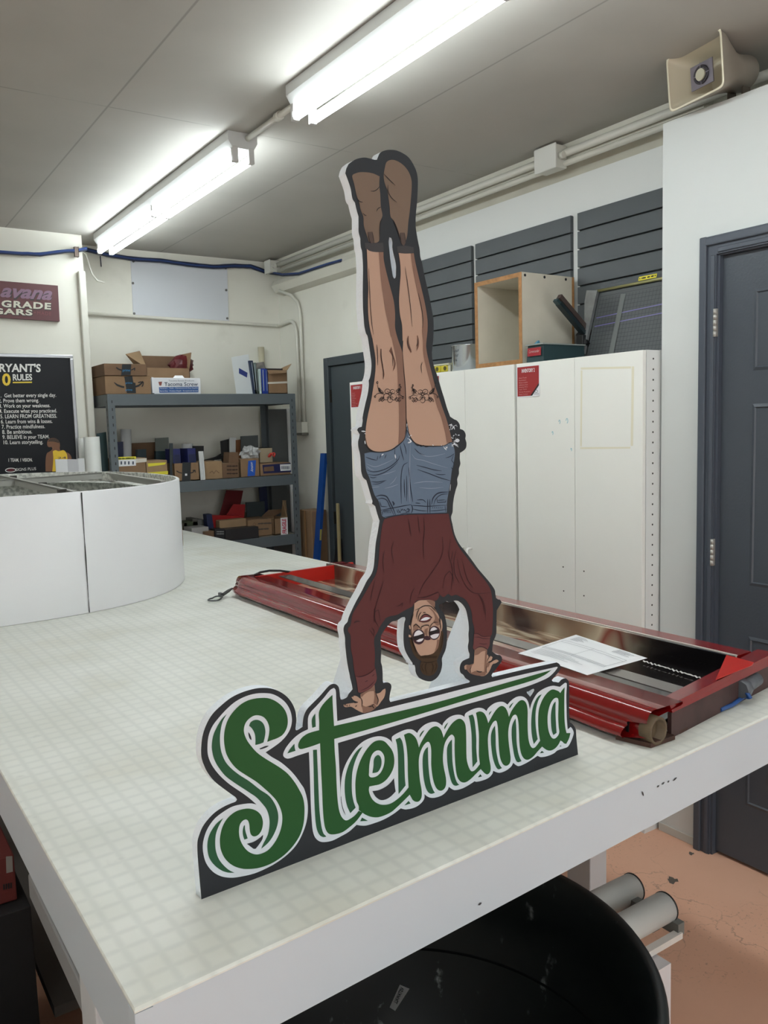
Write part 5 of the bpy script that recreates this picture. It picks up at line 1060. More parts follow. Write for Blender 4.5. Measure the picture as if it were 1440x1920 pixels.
mb = MB(); c0 = onY(510, 853, SF + .07); mb.tube([c0 + Vector((.02 * math.cos(q) * (1 + .3 * math.sin(3 * q)), .012 * math.sin(q), .012 * math.sin(2 * q))) for q in [2 * math.pi * k / 20 for k in range(20)]], .005, seg=6, closed=True)
tag(mb.done('ribbon', mat('red_ribbon', (220, 70, 62), .5)), 'small red ribbon on the flat box at the right of the middle shelf', 'ribbon')
# -------- lower shelf
sheet([(400, 985), (440, 985), (456, 920), (425, 919)], SF + .32, 'tall dark red panel leaning at the back of the lower shelf', mat('dark_red', (110, 14, 20), .5), 'panel', 'panel', .008, Z3, lean=.06)
sheet([(398, 1000), (455, 1000), (460, 946), (438, 945)], SF + .22, 'bright red folded sheet in front of the leaning dark red panel', mat('folded_red', (150, 16, 20), .45), 'panel', 'panel', .01, Z3)
sheet([(396, 1000), (456, 1000), (456, 967), (395, 966)], SF + .17, 'low red tray on the lower shelf', mat('tray_red', (158, 16, 18), .4), 'tray', 'tray', .06, Z3)
sheet([(392, 1000), (404, 1000), (397, 964), (387, 965)], SF + .12, 'dark navy case leaning left of the red tray', M_navy, 'case', 'case', .06, Z3)
t, a, b, yf, z, h = carton(413, 463, 1012, Z3, 974, .065, 'open cardboard box behind the black carton on the lower shelf', M_kraft2, SF + .10)
t, a, b, yf, z, h = carton(423, 486, 1015, Z3, 990, .1, 'long black carton at the front of the lower shelf', mat('dark_carton', (38, 36, 38), .5), SF + .004)
t2, a, b, yf, z, h = carton(404, 422, 1012, Z3, 992, .09, 'small black printed carton left of the long black one', mat('dark_print', (34, 34, 38), .5), SF + .01)
[front_line(t2, [(406, yy), (410, yy), (414, yy), (420, yy)], [.003, .006, .004, .007, .003, .006, .007, .004, .006, .003], mat('print_pale', (150, 150, 150), .6), 'printing', yf) for yy in (997, 1001)]
t, a, b, yf, z, h = carton(466, 511, 1005, Z3, 974, .2, 'cardboard box with printed lettering on the lower shelf', M_kraft, SF + .07)
[front_line(t, [(484, yy), (490, yy - .4), (497, yy - .8), (x_, yy - 1.2)], [.008, .01, .006, .01, .009, .005, .01, .008, .01, .006], mat('faded_print', (84, 74, 66), .8), 'printing', yf) for yy, x_ in ((982, 509), (992.5, 504))]; front_line(t, [(474, 983), (477, 980), (480, 983), (477, 986), (474, 983)], .003, M_kraft3, 'emblem', yf)
sheet([(466, 990), (498, 988), (496, 940), (461, 942)], SF + .27, 'dark grey-green panel upright on the lower shelf', mat('slate_green', (46, 56, 58), .5), 'panel', 'panel', .01, Z3)
sheet([(492, 1000), (505, 1000), (500, 912), (486, 914)], SF + .36, 'dark navy panel standing at the back of the lower shelf', M_navy, 'panel', 'panel', .012, Z3)
t, a, b, yf, z, h = carton(515, 541, 1005, Z3, 972, .2, 'open carton with a pink printed stripe at the right of the lower shelf', M_kraft, SF + .05, open_=True)
front_quad(t, [(526, 971), (539, 970), (540, 1002), (527, 1003)], M_paper, 'label', yf); mb = MB(); text_fit(mb, 'FRAGILE', onY(529.5, 1000, yf - .003), onY(528.5, 973, yf - .003), onY(537.5, 1000, yf - .003), bold=.03); mb.done('lettering', mat('print_pink', (200, 60, 90), .6), t)
top = Z3 + h
flap(t, [Vector((a, yf + .19, top)), Vector((b, yf + .19, top)), onY(541, 954, yf + .2), onY(504, 956, yf + .2)], M_kraft3)
flap(t, [Vector((b, yf, top)), Vector((b, yf + .1, top)), onY(537, 938, yf + .1), onY(530, 938, yf + .0)], M_kraft2, (-.003, 0, 0))
for x0, x1, yt, col, lb in ((338, 352, 980, (84, 80, 66), 'olive packet at the left of the lower shelf'), (345, 372, 978, (74, 84, 60), 'flat green packet on the lower shelf'), (362, 372, 972, (92, 90, 84), 'grey bundle on the lower shelf'), (372, 384, 974, (104, 106, 104), 'pale grey bundle left of the navy case')):
    carton(x0, x1, 1000, Z3, yt, .12, lb, mat('packet_%d' % x0, col, .6), SF + .22, 'packet', 'packet')
carton(360, 392, 1005, Z3, 989, .14, 'low white carton behind the far table edge on the lower shelf', mat('low_white', (168, 166, 164), .6), SF + .06)
carton(384, 404, 1010, Z3, 996, .1, 'low brown carton left of the small black printed one', M_kraft3, SF + .03)

# -------- floor between the shelving and the far door
t = thing('tall_carton', (2.66, 4.80, 0), 'tall narrow cardboard box standing on the floor right of the shelving', 'box')
MB().box((2.61, 4.745, 0), (2.725, 4.905, .98), bev=.004).done('box_body', M_kraft, t); MB().box((2.598, 4.812, .55), (2.6, 4.822, .98)).done('tape', mat('kraft_tape', (150, 110, 66), .4), t)
bp = MB(); a0 = Vector((2.50, 4.66, .001)); a1 = onX(605, 850, 2.70)
bp.hull8([a0 + Vector((0, -.03, 0)), a0 + Vector((.02, -.03, 0)), a0 + Vector((.02, .03, 0)), a0 + Vector((0, .03, 0))], [a1 + Vector((0, -.03, 0)), a1 + Vector((.02, -.03, 0)), a1 + Vector((.02, .03, 0)), a1 + Vector((0, .03, 0))])
t = thing('leaning_plank', a0, 'long bright blue plank leaning on the right wall by the far door', 'plank'); bp.done('plank', mat('plank_blue', (16, 68, 142), .45), t)
c = a0.lerp(a1, .60); MB().hull8([c + Vector((-.002, -.031, -.05)), c + Vector((-.002, .031, -.05)), c + Vector((.01, .031, -.05)), c + Vector((.01, -.031, -.05))], [c + Vector((.009, -.031, .05)), c + Vector((.009, .031, .05)), c + Vector((.022, .031, .05)), c + Vector((.022, -.031, .05))]).done('yellow_label', mat('dull_yellow', (178, 170, 84), .6), t)
tag(MB().hull8([Vector((2.60, 4.52, .001)), Vector((2.612, 4.52, .001)), Vector((2.612, 4.60, .001)), Vector((2.60, 4.60, .001))], [Vector((2.72, 4.53, .88)), Vector((2.735, 4.53, .88)), Vector((2.735, 4.62, .88)), Vector((2.72, 4.62, .88))]).done('black_board', M_black), 'black board leaning on the wall right of the blue plank', 'board')
tag(MB().hull8([Vector((2.66, 4.48, .001)), Vector((2.67, 4.48, .001)), Vector((2.67, 4.51, .001)), Vector((2.66, 4.51, .001))], [Vector((2.67, 4.50, 1.04)), Vector((2.68, 4.50, 1.04)), Vector((2.68, 4.525, 1.04)), Vector((2.67, 4.525, 1.04))]).done('wood_lath', mat('lath_wood', (170, 156, 116), .7)), 'thin pale wooden lath leaning behind the black board', 'lath')
q = [Vector((2.60, 5.30, .001)), Vector((2.72, 5.24, .001)), Vector((2.725, 5.25, 1.66)), Vector((2.605, 5.31, 1.66))]
t = thing('grey_channel', q[0], 'grey panel with a pale edge leaning in the corner behind the shelving', 'panel'); MB().slab(q, (0, .012, 0)).done('panel', mat('channel_grey', (88, 92, 92), .5), t); MB().cyl(q[1] + Vector((0, -.014, 0)), q[2] + Vector((0, -.014, 0)), .011).done('pale_edge', M_paper, t)
# ------------------------------------------------------------------ things on the left partition wall
PY = 5.09
def at(x, y, d=.0): return onY(x, y, PY - d)
# maroon painted sign
t = thing('painted_sign', at(60, 600, .01), 'maroon painted sign with purple script and cream capitals on the left wall', 'sign')
q = [at(-150, 586, .028), at(112, 602.6, .028), at(108.5, 535.5, .028), at(-150, 514, .028)]
MB().slab(q, (0, .026, 0)).done('sign_board', mat('maroon_paint', (92, 48, 52), .5, noise=.08, nscale=6), t)
M_p1 = mat('sign_purple', (132, 104, 124), .6); M_c1 = mat('sign_cream', (206, 204, 188), .6); M_sh1 = mat('sign_shadow', (62, 56, 56), .7); M_m1 = mat('sign_faint', (126, 66, 70), .6)
def wtext(parent, s, tl, tr, bl, m, d, name='lettering', **k):
    mb = MB(); text_fit(mb, s, at(*tl, d), at(*tr, d), at(*bl, d), **k); return mb.done(name, m, parent)
wtext(t, 'avana', (2, 541), (98.5, 548), (1.2, 560), M_sh1, .0292, shear=.35, bold=.05)
wtext(t, 'avana', (1, 538.5), (98, 545.5), (0.5, 557), M_p1, .0298, shear=.35, bold=.03)
wtext(t, 'H', (-26, 522), (-3, 523.5), (-28, 556), M_p1, .0298, shear=.35, bold=.03)
wtext(t, 'GRADE', (4, 563.8), (97, 569.4), (3, 577.2), M_sh1, .0292, bold=.05, spacing=1.15); wtext(t, 'GRADE', (3, 562.5), (96, 568), (2.5, 575.5), M_c1, .0298, bold=.035, spacing=1.15)
wtext(t, 'GARS', (-14, 578), (62, 582), (-14, 590), M_sh1, .0292, bold=.05, spacing=1.1); wtext(t, 'GARS', (-15, 577), (61, 580.5), (-15, 588.6), M_c1, .0298, bold=.035, spacing=1.1)
wtext(t, 'MADE', (70, 583.5), (96, 585), (70, 590), M_m1, .0298, spacing=1.2); wtext(t, '•', (64, 584.6), (67, 584.8), (64, 587.2), M_m1, .0298)
# framed black poster
t = thing('framed_poster', at(60, 900, .02), 'black rules poster in a silver frame on the left partition wall', 'poster')
M_fsil = mat('silver_frame', (176, 178, 182), .3, metal=.8)
px0, pz0, pz1 = .42, 1.22, at(137, 665.6, .02).z; px1 = at(137, 665.6, .02).x
F_ = .020
for lo, hi in (((px0, pz1 - F_), (px1, pz1)), ((px0, pz0), (px1, pz0 + F_)), ((px0, pz0 + F_), (px0 + F_, pz1 - F_)), ((px1 - F_, pz0 + F_), (px1, pz1 - F_))):
    MB().box((lo[0], PY - .022, lo[1]), (hi[0], PY - .001, hi[1]), bev=.004).done('frame_bar', M_fsil, t)
MB().box((px0 + F_, PY - .014, pz0 + F_), (px1 - F_, PY - .008, pz1 - F_)).done('print', mat('poster_black', (17, 20, 26), .45, spec=.3), t)
M_pw = mat('poster_white', (226, 226, 222), .6); M_py = mat('poster_yellow', (232, 200, 66), .6)
D_ = .0150
wtext(t, "BRYANT'S", (-13, 681), (76.3, 682), (-13, 697.5), M_pw, D_, bold=.03)
wtext(t, 'RULES', (23.6, 701.5), (60, 701), (24.2, 713.8), M_pw, D_, bold=.03)
wtext(t, '10', (-7, 700), (19.5, 700), (-6, 723.5), M_py, D_, bold=.03)
MB().slab([at(24, 716, D_), at(60, 715.6, D_), at(60, 718, D_), at(24, 718.4, D_)], (0, .0005, 0)).done('underline', M_py, t)
rows = [('1.  Get better every single day.', -2, 105), ('2. Prove them wrong.', -3, 73), ('3. Work on your weakness.', -2, 94), ('4. Execute what you practiced.', -2, 106.5), ('5. LEARN FROM GREATNESS.', .5, 106.5), ('6. Learn from wins & losses.', 1.5, 98), ('7. Practice mindfulness.', 3, 84), ('8. Be ambitious.', 4, 60), ('9. BELIEVE in your TEAM.', 4.5, 92.5), ('10. Learn storytelling.', 6.5, 80.5)]
for i, (s, x0, x1) in enumerate(rows):
    y = 738 + i * 9.75; desc = any(c in s for c in 'gyp'); 
    wtext(t, s, (x0, y), (x1, y - 1.0), (x0 + .3, y + (9.6 if desc else 7.6)), M_pw, D_, bold=.01)
wtext(t, '1 TEAM, 1 VISION.', (16, 859.5), (61, 859), (16, 867), M_pw, D_, bold=.02)
wtext(t, 'SIGNS PLUS', (29.5, 878), (67.5, 876), (29.7, 883.4), M_pw, D_)
mb = MB(); c = at(20, 881.5, D_); mb.strip([c + Vector((.027 * math.cos(q), 0, .011 * math.sin(q))) for q in [2 * math.pi * k / 24 for k in range(25)]], .004, Vector((0, -1, 0))); mb.done('emblem', M_pw, t)
MB().slab([c + Vector((.02 * math.cos(q), 0, .0075 * math.sin(q))) for q in [2 * math.pi * k / 16 for k in range(16)]], (0, .0004, 0)).done('emblem_fill', mat('poster_maroon', (96, 26, 36), .6), t)
# generic player seen from behind, printed at the lower right
def pp(name, pxs, m, d):
    q = smooth([(*[at(x, y, d)[i] for i in (0, 2)], False) for x, y in pxs]); me = curve_mesh([q])
    for v in me.vertices: v.co = Vector((v.co.x, PY - d, v.co.y))
    MB().mesh(me).done(name, m, t)
M_ps = mat('poster_skin', (128, 88, 64), .6)
pp('printed_figure', [(85.5, 884), (85.6, 862), (88, 850), (94, 846), (98, 842), (97, 838), (91, 838), (88.5, 834), (89.5, 826), (95, 822), (104, 822), (110, 826), (112.5, 834), (112, 841), (114, 845), (122, 847), (130, 851), (134, 858), (135, 884)], M_ps, .0152)
pp('printed_vest', [(98, 884), (100, 860), (99, 846), (104, 844), (110, 846), (118, 844), (122, 846), (126, 854), (127, 884)], mat('poster_vest', (236, 198, 58), .6), .0156)
pp('printed_hair', [(89.5, 828), (94, 823), (104, 822.3), (110.5, 826), (111, 831), (100, 828)], mat('poster_hair', (70, 52, 42), .6), .0156)
wtext(t, '24', (108, 857), (124, 856), (108, 861), mat('poster_ink', (64, 48, 70), .6), .0160)
# white rolls standing between the poster and the shelving
for i, (x, y, yp, r_, lb) in enumerate(((171.5, 819, 4.93, .044, 'thick white roll standing at the partition corner beside the shelving'), (153, 821, 5.02, .022, 'thinner white roll beside the thick one, at the poster edge'))):
    p = onY(x, y, yp); t = thing('upright_roll', (p.x + .012, yp, 0), lb, 'roll')
    MB().cyl((p.x + .012, yp, .001), (p.x, yp, p.z), r_).done('roll_body', mat('roll_cream', (216, 217, 212), .5), t); MB().cyl((p.x, yp, p.z - .001), (p.x, yp, p.z + .0012), r_ * .45).done('core', M_kraft2, t)
# folded white sheets showing over the drum
for i, (x0, x1, y0, lb) in enumerate(((102, 126, 861, 'left of the white folded sheets showing above the drum, before the poster'), (126, 145, 861, 'middle white folded sheet above the drum, slightly greyer'), (144, 158, 859.5, 'right narrow white folded sheet above the drum'))):
    a, b = onY(x0, y0, 4.66), onY(x1, y0, 4.66)
    tag(MB().hull8([Vector((a.x, 4.64 + .02 * (i % 2), TZ + .001)), Vector((b.x, 4.66 - .02 * (i % 2), TZ + .001)), Vector((b.x, 4.668 - .02 * (i % 2), TZ + .001)), Vector((a.x, 4.648 + .02 * (i % 2), TZ + .001))],
                   [Vector((a.x, 4.64 + .02 * (i % 2), a.z)), Vector((b.x, 4.66 - .02 * (i % 2), b.z)), Vector((b.x, 4.668 - .02 * (i % 2), b.z)), Vector((a.x, 4.648 + .02 * (i % 2), a.z))]).done('folded_sheet', mat('sheet_grey' if i == 1 else 'sheet_pale', (202, 202, 206) if i == 1 else (222, 222, 224), .6)), lb, 'sheet', 'white folded sheets on the table end')
# under the table, left
t = thing('red_carton', (-.03, 1.95, .5), 'dull red box with a small white label under the left side of the table', 'box')
p = onY(26, 1602, 1.9)
MB().box((p.x - .35, 1.9, p.z - .105), (p.x, 2.15, p.z), bev=.003).done('box_body', mat('dull_red', (104, 40, 36), .6), t)
MB().slab([onY(11, 1606, 1.899), onY(23, 1605, 1.899), onY(24, 1634, 1.899), onY(12, 1637, 1.899)], (0, -.001, 0)).done('label', mat('dull_label', (150, 146, 140), .6), t)
for i in range(4): MB().slab([onY(6 + i * 4.5, 1658 - i, 1.899), onY(8.5 + i * 4.5, 1658 - i, 1.899), onY(8.5 + i * 4.5, 1668 - i, 1.899), onY(6 + i * 4.5, 1668 - i, 1.899)], (0, -.001, 0)).done('printing', M_ink, t)
MB().box((p.x - .5, 1.86, .013), (p.x + .02, 2.3, p.z - .107), bev=.003).done('stand_crate', mat('stand_dark', (26, 25, 26), .8), t)
t = thing('yellow_bin', (.13, 1.2, .012), 'dark yellow tub on the mat under the left edge of the table', 'tub')
mb = MB(); R = []
for z, k in ((.013, .85), (.30, 1), (.315, 1.05), (.32, 1.05), (.31, .96), (.02, .82)):
    R.append([Vector((.10 + k * .12 * math.copysign(abs(math.cos(q)) ** .4, math.cos(q)), 1.28 + k * .16 * math.copysign(abs(math.sin(q)) ** .4, math.sin(q)), z)) for q in [2 * math.pi * i / 32 for i in range(32)]])
mb.rings(R, cap0=True, cap1=True); mb.done('tub_body', mat('tub_yellow', (84, 72, 22), .5), t)

tag(MB().box((-.7, .55, .0005), (.30, 2.5, .012)).done('darkening_mat', mat('darkening_mat_black', (22, 22, 24), .8)), 'added black mat that darkens the floor along the left side of the table', 'mat')  # added black sheet, stands in for the darkness on the floor here
tag(MB().box((-.6, 1.5, .013), (.06, 1.84, .40), bev=.01).done('darkening_crate', mat('darkening_crate_black', (24, 25, 30), .6)), 'added black crate that darkens the floor behind the yellow tub', 'crate')  # added black block, keeps the corner beside the table dark
# ------------------------------------------------------------------ right side: cabinets and what stands on them
CX, CH = 2.37, 1.76
M_cab = mat('cabinet_white', (240, 240, 234), .4, noise=.015, nscale=4); M_cabe = mat('cabinet_side', (224, 226, 224), .4); M_gap = mat('cabinet_shadow_gap', (150, 146, 134), .6)
M_hole = mat('pin_hole', (60, 58, 54), .8); M_signred = mat('sheet_red', (158, 42, 44), .5)
def cabinet(y0, y1, label, handles=True):
    t = thing('storage_cabinet', ((CX + WX) / 2, (y0 + y1) / 2, 0), label, 'cabinet')
    ym = (y0 + y1) / 2
    MB().box((CX + .019, y0, 0), (WX - .031, y0 + .016, CH)).box((CX + .019, y1 - .016, 0), (WX - .031, y1, CH)).box((CX + .019, y0 + .016, CH - .016), (WX - .031, y1 - .016, CH)).box((CX + .03, y0 + .016, 0), (WX - .03, y1 - .016, .07)).box((WX - .044, y0 + .016, .07), (WX - .031, y1 - .016, CH - .016)).done('carcass', M_cabe, t)
    for a, b, s in ((y0 + .001, ym - .001, 1), (ym + .001, y1 - .001, -1)):
        d = MB().box((CX, a, .075), (CX + .017, b, CH - .001), bev=.0015).done('door_leaf', M_cab, t)
        if handles:
            yy = (b - .028) if s > 0 else (a + .028); z0, z1 = .86, .965
            P = [Vector((CX, yy, z0))] + bend(Vector((CX - .018, yy, z0)), Vector((CX - .03, yy, z0)), Vector((CX - .03, yy, z0 + .014)), 4) + bend(Vector((CX - .03, yy, z1 - .014)), Vector((CX - .03, yy, z1)), Vector((CX - .018, yy, z1)), 4) + [Vector((CX, yy, z1))]
            MB().tube(P, .0055, seg=10).done('handle', mat('handle_white', (232, 232, 228), .35), d)
    return t
c3 = cabinet(1.897, 2.532, 'white storage cabinet with the INVENTORY 2 notice, next to the closet', False)
c2 = cabinet(2.545, 3.18, 'white storage cabinet with paired handles, behind the cutout woman')
c1 = cabinet(3.195, 3.83, 'white storage cabinet farthest back, beside the far door')
mb = MB()
for k in range(46):
    z = CH - .03 - k * .0365; mb.cyl((CX + .054, 1.8975, z), (CX + .054, 1.8962, z), .0035, seg=8)
mb.done('pin_holes', M_hole, c3)
# marks on the white door: tape residue rectangle, blue smudges, screw holes
def cabX(x, y, d=.0006): return onX(x, y, CX - d)
rs = MB(); M_res = mat('tape_residue', (230, 225, 203), .6)
for q in (((1089, 689), (1183, 687), (1183, 691), (1089, 693)), ((1089, 694.5), (1092, 694.5), (1091, 837), (1088, 837)), ((1184.5, 687), (1189, 687), (1187, 836), (1182.5, 836)), ((1088, 838.5), (1182, 838), (1182, 841), (1088, 842))):
    rs.face([cabX(*p) for p in q])
rs.done('tape_residue', M_res, c3)
sm = MB()
for x, y, r_ in ((1049, 791, .007), (1063, 789, .009), (1036, 812, .006), (1071, 843, .005)):
    c = cabX(x, y); sm.strip([c + Vector((0, r_ * .5 * math.cos(q), r_ * math.sin(q))) for q in [2 * math.pi * k / 12 for k in range(10)]], .003, Vector((-1, 0, 0)))
sm.done('blue_smudge', mat('smudge_blue', (150, 196, 204), .6), c3)
hs = MB()
for x, y in ((1056, 1063), (1095, 1071), (1057, 1108), (1095, 1117)):
    c = cabX(x, y); hs.cyl(c, c - Vector((.0008, 0, 0)), .003, seg=8)
hs.done('screw_hole', M_hole, c3)
# red and white notices
def notice(y0, label, title, lines, full=True):
    """y0: far edge of the notice (its left edge seen from the room)"""
    z1 = CH - .012; W_, H_ = .132, .125
    t = thing('inventory_notice', (CX - .001, y0 - W_ / 2, z1 - H_), label, 'notice', 'red inventory notices on the cabinet doors')
    def P(a, b, d): return Vector((CX - d, y0 - a * W_, z1 - b * H_))
    MB().slab([P(0, 0, .001), P(1, 0, .001), P(1, 1, .001), P(0, 1, .001)], (-.001, 0, 0)).done('sheet', M_paper, t)
    MB().slab([P(.04, .03, .0022), P(.97, .03, .0022), P(.97, .58, .0022), P(.60, .97, .0022), P(.04, .97, .0022)], (-.0004, 0, 0)).done('red_field', M_signred, t)
    MB().slab([P(.97, .58, .0024), P(.97, .66, .0024), P(.68, .97, .0024), P(.60, .97, .0024)], (-.0004, 0, 0)).done('black_stripe', M_ink, t)
    mb = MB(); text_fit(mb, title, P(.24, .10, .003), P(.80, .10, .003), P(.24, .22, .003), bold=.02); mb.done('title', M_paper, t)
    mb = MB()
    for i, s in enumerate(lines): text_fit(mb, s, P(.11, .36 + i * .075, .003), P(.11 + .022 * len(s) + .12, .36 + i * .075, .003), P(.11, .40 + i * .075, .003))
    mb.done('item_list', mat('sheet_pale_red', (214, 160, 156), .6), t)
    mb = MB(); c = P(.86, .84, .003); mb.strip([c + Vector((0, -.008 * math.cos(q), .005 * math.sin(q))) for q in [2 * math.pi * k / 16 for k in range(17)]], .0015, Vector((-1, 0, 0))); text_fit(mb, 'SIGNS PLUS', P(.76, .90, .003), P(.97, .90, .003), P(.76, .94, .003)); mb.done('emblem', M_pg, t)
notice(2.528, 'red and white notice reading INVENTORY 2 at the top of the nearest cabinet', 'INVENTORY 2', ['Hand Tools', 'Fasteners', 'Sheet Labels', 'Adhesive Gun', 'Hanging Wire', 'Tape Tools', 'Corner Protectors', 'Foam Cutters'])
notice(3.172, 'red inventory notice mostly hidden behind the knees of the cutout woman', 'INVENTORY 1', ['Tape', 'Wire Nuts', 'Cable', 'Switches', 'Power', 'Plugs', 'Extension Cords', 'Connectors'])
notice(3.82, 'red inventory notice on the farthest cabinet, left of the cutout thigh', 'INVENTORY 1', ['Vinyl', 'Brushes', 'Paint', 'Squeegees', 'Rags', 'Gloves', 'Transfer Tape', 'Masking'])

# grey slatwall panels
M_slat = mat('slatwall_grey', (80, 85, 88), .5, noise=.05, nscale=7)
M_sg = mat('slat_groove', (66, 71, 74), .7)
def slatwall(y0, y1, label):
    t = thing('slatwall_panel', (WX - .012, (y0 + y1) / 2, 1.55), label, 'slatwall')
    z = 2.392; k = 0
    mb = MB()
    while z > 1.60:
        z2 = z - .070; mb.box((WX - .027, y0, z2), (WX - .012, y1, z), bev=.0015); z = z2 - .0065; k += 1
    mb.done('slats', M_slat, t)
    MB().box((WX - .0125, y0 + .001, z + .08), (WX - .0085, y1 - .001, 2.390)).done('groove_back', M_sg, t)
slatwall(1.895, 2.515, 'grey slatwall panel nearest the closet, behind the leaning grid trimmer')
slatwall(2.553, 3.178, 'grey slatwall panel in the middle, behind the plywood box')
slatwall(3.21, 3.84, 'grey slatwall panel farthest back, beside the cutout shins')

# open plywood box on the cabinets
M_ply = mat('plywood_face', (206, 200, 184), .6, noise=.07, nscale=9); M_plye = mat('plywood_edge', (168, 122, 76), .7, noise=.22, nscale=60)
y0, y1, z0, z1, x0, x1 = 2.522, 2.815, CH + .001, 2.128, 2.395, 2.70; th = .018
t = thing('plywood_box', ((x0 + x1) / 2, (y0 + y1) / 2, z0), 'open pale plywood cube with raw brown edges on top of the cabinets', 'box')
for lo, hi, nm in (((x0 + .002, y0, z0), (x1, y0 + th, z1), 'side_panel'), ((x0 + .002, y1 - th, z0), (x1, y1, z1), 'side_panel'), ((x0 + .002, y0 + th, z1 - th), (x1, y1 - th, z1), 'top_panel'), ((x0 + .002, y0 + th, z0), (x1, y1 - th, z0 + th), 'bottom_panel'), ((x1 - .012, y0 + th, z0 + th), (x1, y1 - th, z1 - th), 'back_panel')):
    MB().box(lo, hi).done(nm, M_ply, t)
mb = MB().box((x0, y0, z0), (x0 + .002, y0 + th, z1)).box((x0, y1 - th, z0), (x0 + .002, y1, z1)).box((x0, y0 + th, z1 - th), (x0 + .002, y1 - th, z1)).box((x0, y0 + th, z0), (x0 + .002, y1 - th, z0 + th))
mb.done('raw_edge', M_plye, t); MB().box((x1 - .014, y0 - .0004, z0), (x1, y0, z1)).done('raw_edge', M_plye, t)
mb = MB()
for x, z in ((x0 + .02, z1 - .012), (x0 + .13, z1 - .012), (x1 - .05, z1 - .012)): mb.cyl((x, y0, z), (x, y0 - .001, z), .006, seg=10)
mb.done('screw', M_ink, t)
# galvanised can and spirit level
t = thing('metal_can', (2.50, 2.985, CH), 'shiny galvanised metal can with marker scribble beside the plywood box', 'can')
MB().rings([[Vector((2.50 + r_ * math.cos(q), 2.985 + r_ * math.sin(q), z)) for q in [2 * math.pi * k / 40 for k in range(40)]] for r_, z in ((.078, CH + .001), (.08, CH + .004), (.08, CH + .116), (.082, CH + .119), (.078, CH + .121), (.076, CH + .116), (.076, CH + .01))], cap0=True, cap1=True).done('can_body', mat('shiny_zinc', (196, 200, 202), .16, metal=.95), t)
mb = MB(); 
for i in range(3):
    P = []
    for k in range(14 - 2 * i):
        q = math.radians(168 + k * 2.1); P.append(Vector((2.50 + .0806 * math.cos(q), 2.985 + .0806 * math.sin(q), CH + .092 - i * .021 + (.007 if k % 2 else -.005) * (1 if k % 3 else .4))))
    mb.strip(P, .0022, Vector((-.97, .05, 0)).normalized())
mb.done('marker_scribble', mat('marker_grey', (90, 94, 98), .6), t)
t = thing('spirit_level', (2.45, 3.36, CH), 'yellow and black spirit level lying along the cabinet tops left of the can', 'level')
MB().box((2.44, 3.06, CH + .001), (2.46, 3.66, CH + .007)).box((2.44, 3.06, CH + .039), (2.46, 3.66, CH + .046)).box((2.4485, 3.06, CH + .006), (2.4515, 3.66, CH + .04)).done('level_body', mat('level_pale', (206, 204, 178), .4), t)
for y in (3.10, 3.15, 3.20, 3.56):
    MB().box((2.441, y - .022, CH + .008), (2.459, y + .022, CH + .038), bev=.004).done('vial_block', mat('level_yellow', (206, 190, 52), .4), t)
    MB().cyl((2.439, y - .010 if y != 3.15 else y, CH + .023), (2.461, y - .010 if y != 3.15 else y, CH + .023), .010).done('vial_ring', mat('level_dark', (84, 78, 30), .4), t)
# teal punch machine with raised lever
M_teal = mat('teal_enamel', (44, 66, 70), .35); M_teald = mat('dark_teal_enamel', (26, 40, 44), .35)
y0, y1 = 2.390, 2.478; x0 = 2.385; x1 = 2.615; zt2 = CH + .070
t = thing('hole_punch', (2.50, 2.43, CH), 'teal bench punch with a red label and raised lever on the nearest cabinet', 'punch')
MB().hull8([Vector((x0 - .004, y0 - .004, CH + .001)), Vector((x1, y0 - .004, CH + .001)), Vector((x1, y1 + .004, CH + .001)), Vector((x0 - .004, y1 + .004, CH + .001))], [Vector((x0, y0, zt2 - .004)), Vector((x1, y0, zt2 - .004)), Vector((x1, y1, zt2 - .004)), Vector((x0, y1, zt2 - .004))]).done('base', M_teal, t)
MB().box((x0 - .008, y0 - .006, zt2 - .004), (x1 + .004, y1 + .006, zt2 + .001), bev=.001).done('top_plate', mat('plate_grey', (150, 156, 152), .4), t)
def fX(x, y): return onX(x, y, x0 - .0055)
pl_ = [Vector((x0 - .006, y1 - .006, CH + .056)), Vector((x0 - .006, y0 + .008, CH + .056)), Vector((x0 - .0075, y0 + .008, CH + .024)), Vector((x0 - .0075, y1 - .006, CH + .024))]
MB().slab(pl_, (-.001, 0, 0)).done('red_label', mat('label_red', (160, 34, 44), .4), t)
mb = MB(); e = Vector((-.002, 0, 0)); text_fit(mb, 'Cornerounder', pl_[0].lerp(pl_[1], .12).lerp(pl_[3].lerp(pl_[2], .12), .25) + e, pl_[0].lerp(pl_[1], .9).lerp(pl_[3].lerp(pl_[2], .9), .25) + e, pl_[0].lerp(pl_[1], .12).lerp(pl_[3].lerp(pl_[2], .12), .6) + e, shear=.2); mb.done('lettering', mat('label_pale', (214, 190, 186), .5), t)
L0, L1 = onY(1112, 640, y0 + .03), onY(1047, 562, y0 + .03)
d_ = (L1 - L0).normalized(); up = Vector((0, 0, 1)); sdv = Vector((0, 1, 0)); nn = sdv.cross(d_).normalized()
nn = nn if nn.z > 0 else -nn
def beam(a, b, w1, h1, off, nm, m, bev=None):
    A = [a + sdv * sx_ * w1 / 2 + nn * (off + sz * h1 / 2) for sx_, sz in ((-1, -1), (1, -1), (1, 1), (-1, 1))]; B = [p + (b - a) for p in A]
    return MB().hull8(A, B).done(nm, m, t)
beam(L0 + d_ * .02, L1 + d_ * .005, .020, .020, .013, 'lever_tube', mat('lever_brown', (70, 56, 52), .5))
beam(L0 - d_ * .02, L1 - d_ * .01, .026, .016, -.010, 'lever_frame', M_teald)
beam(L1 - d_ * .012, L1 + d_ * .012, .022, .012, -.012, 'lever_tip', M_teal)
c = onY(1093, 634, y0 + .03)
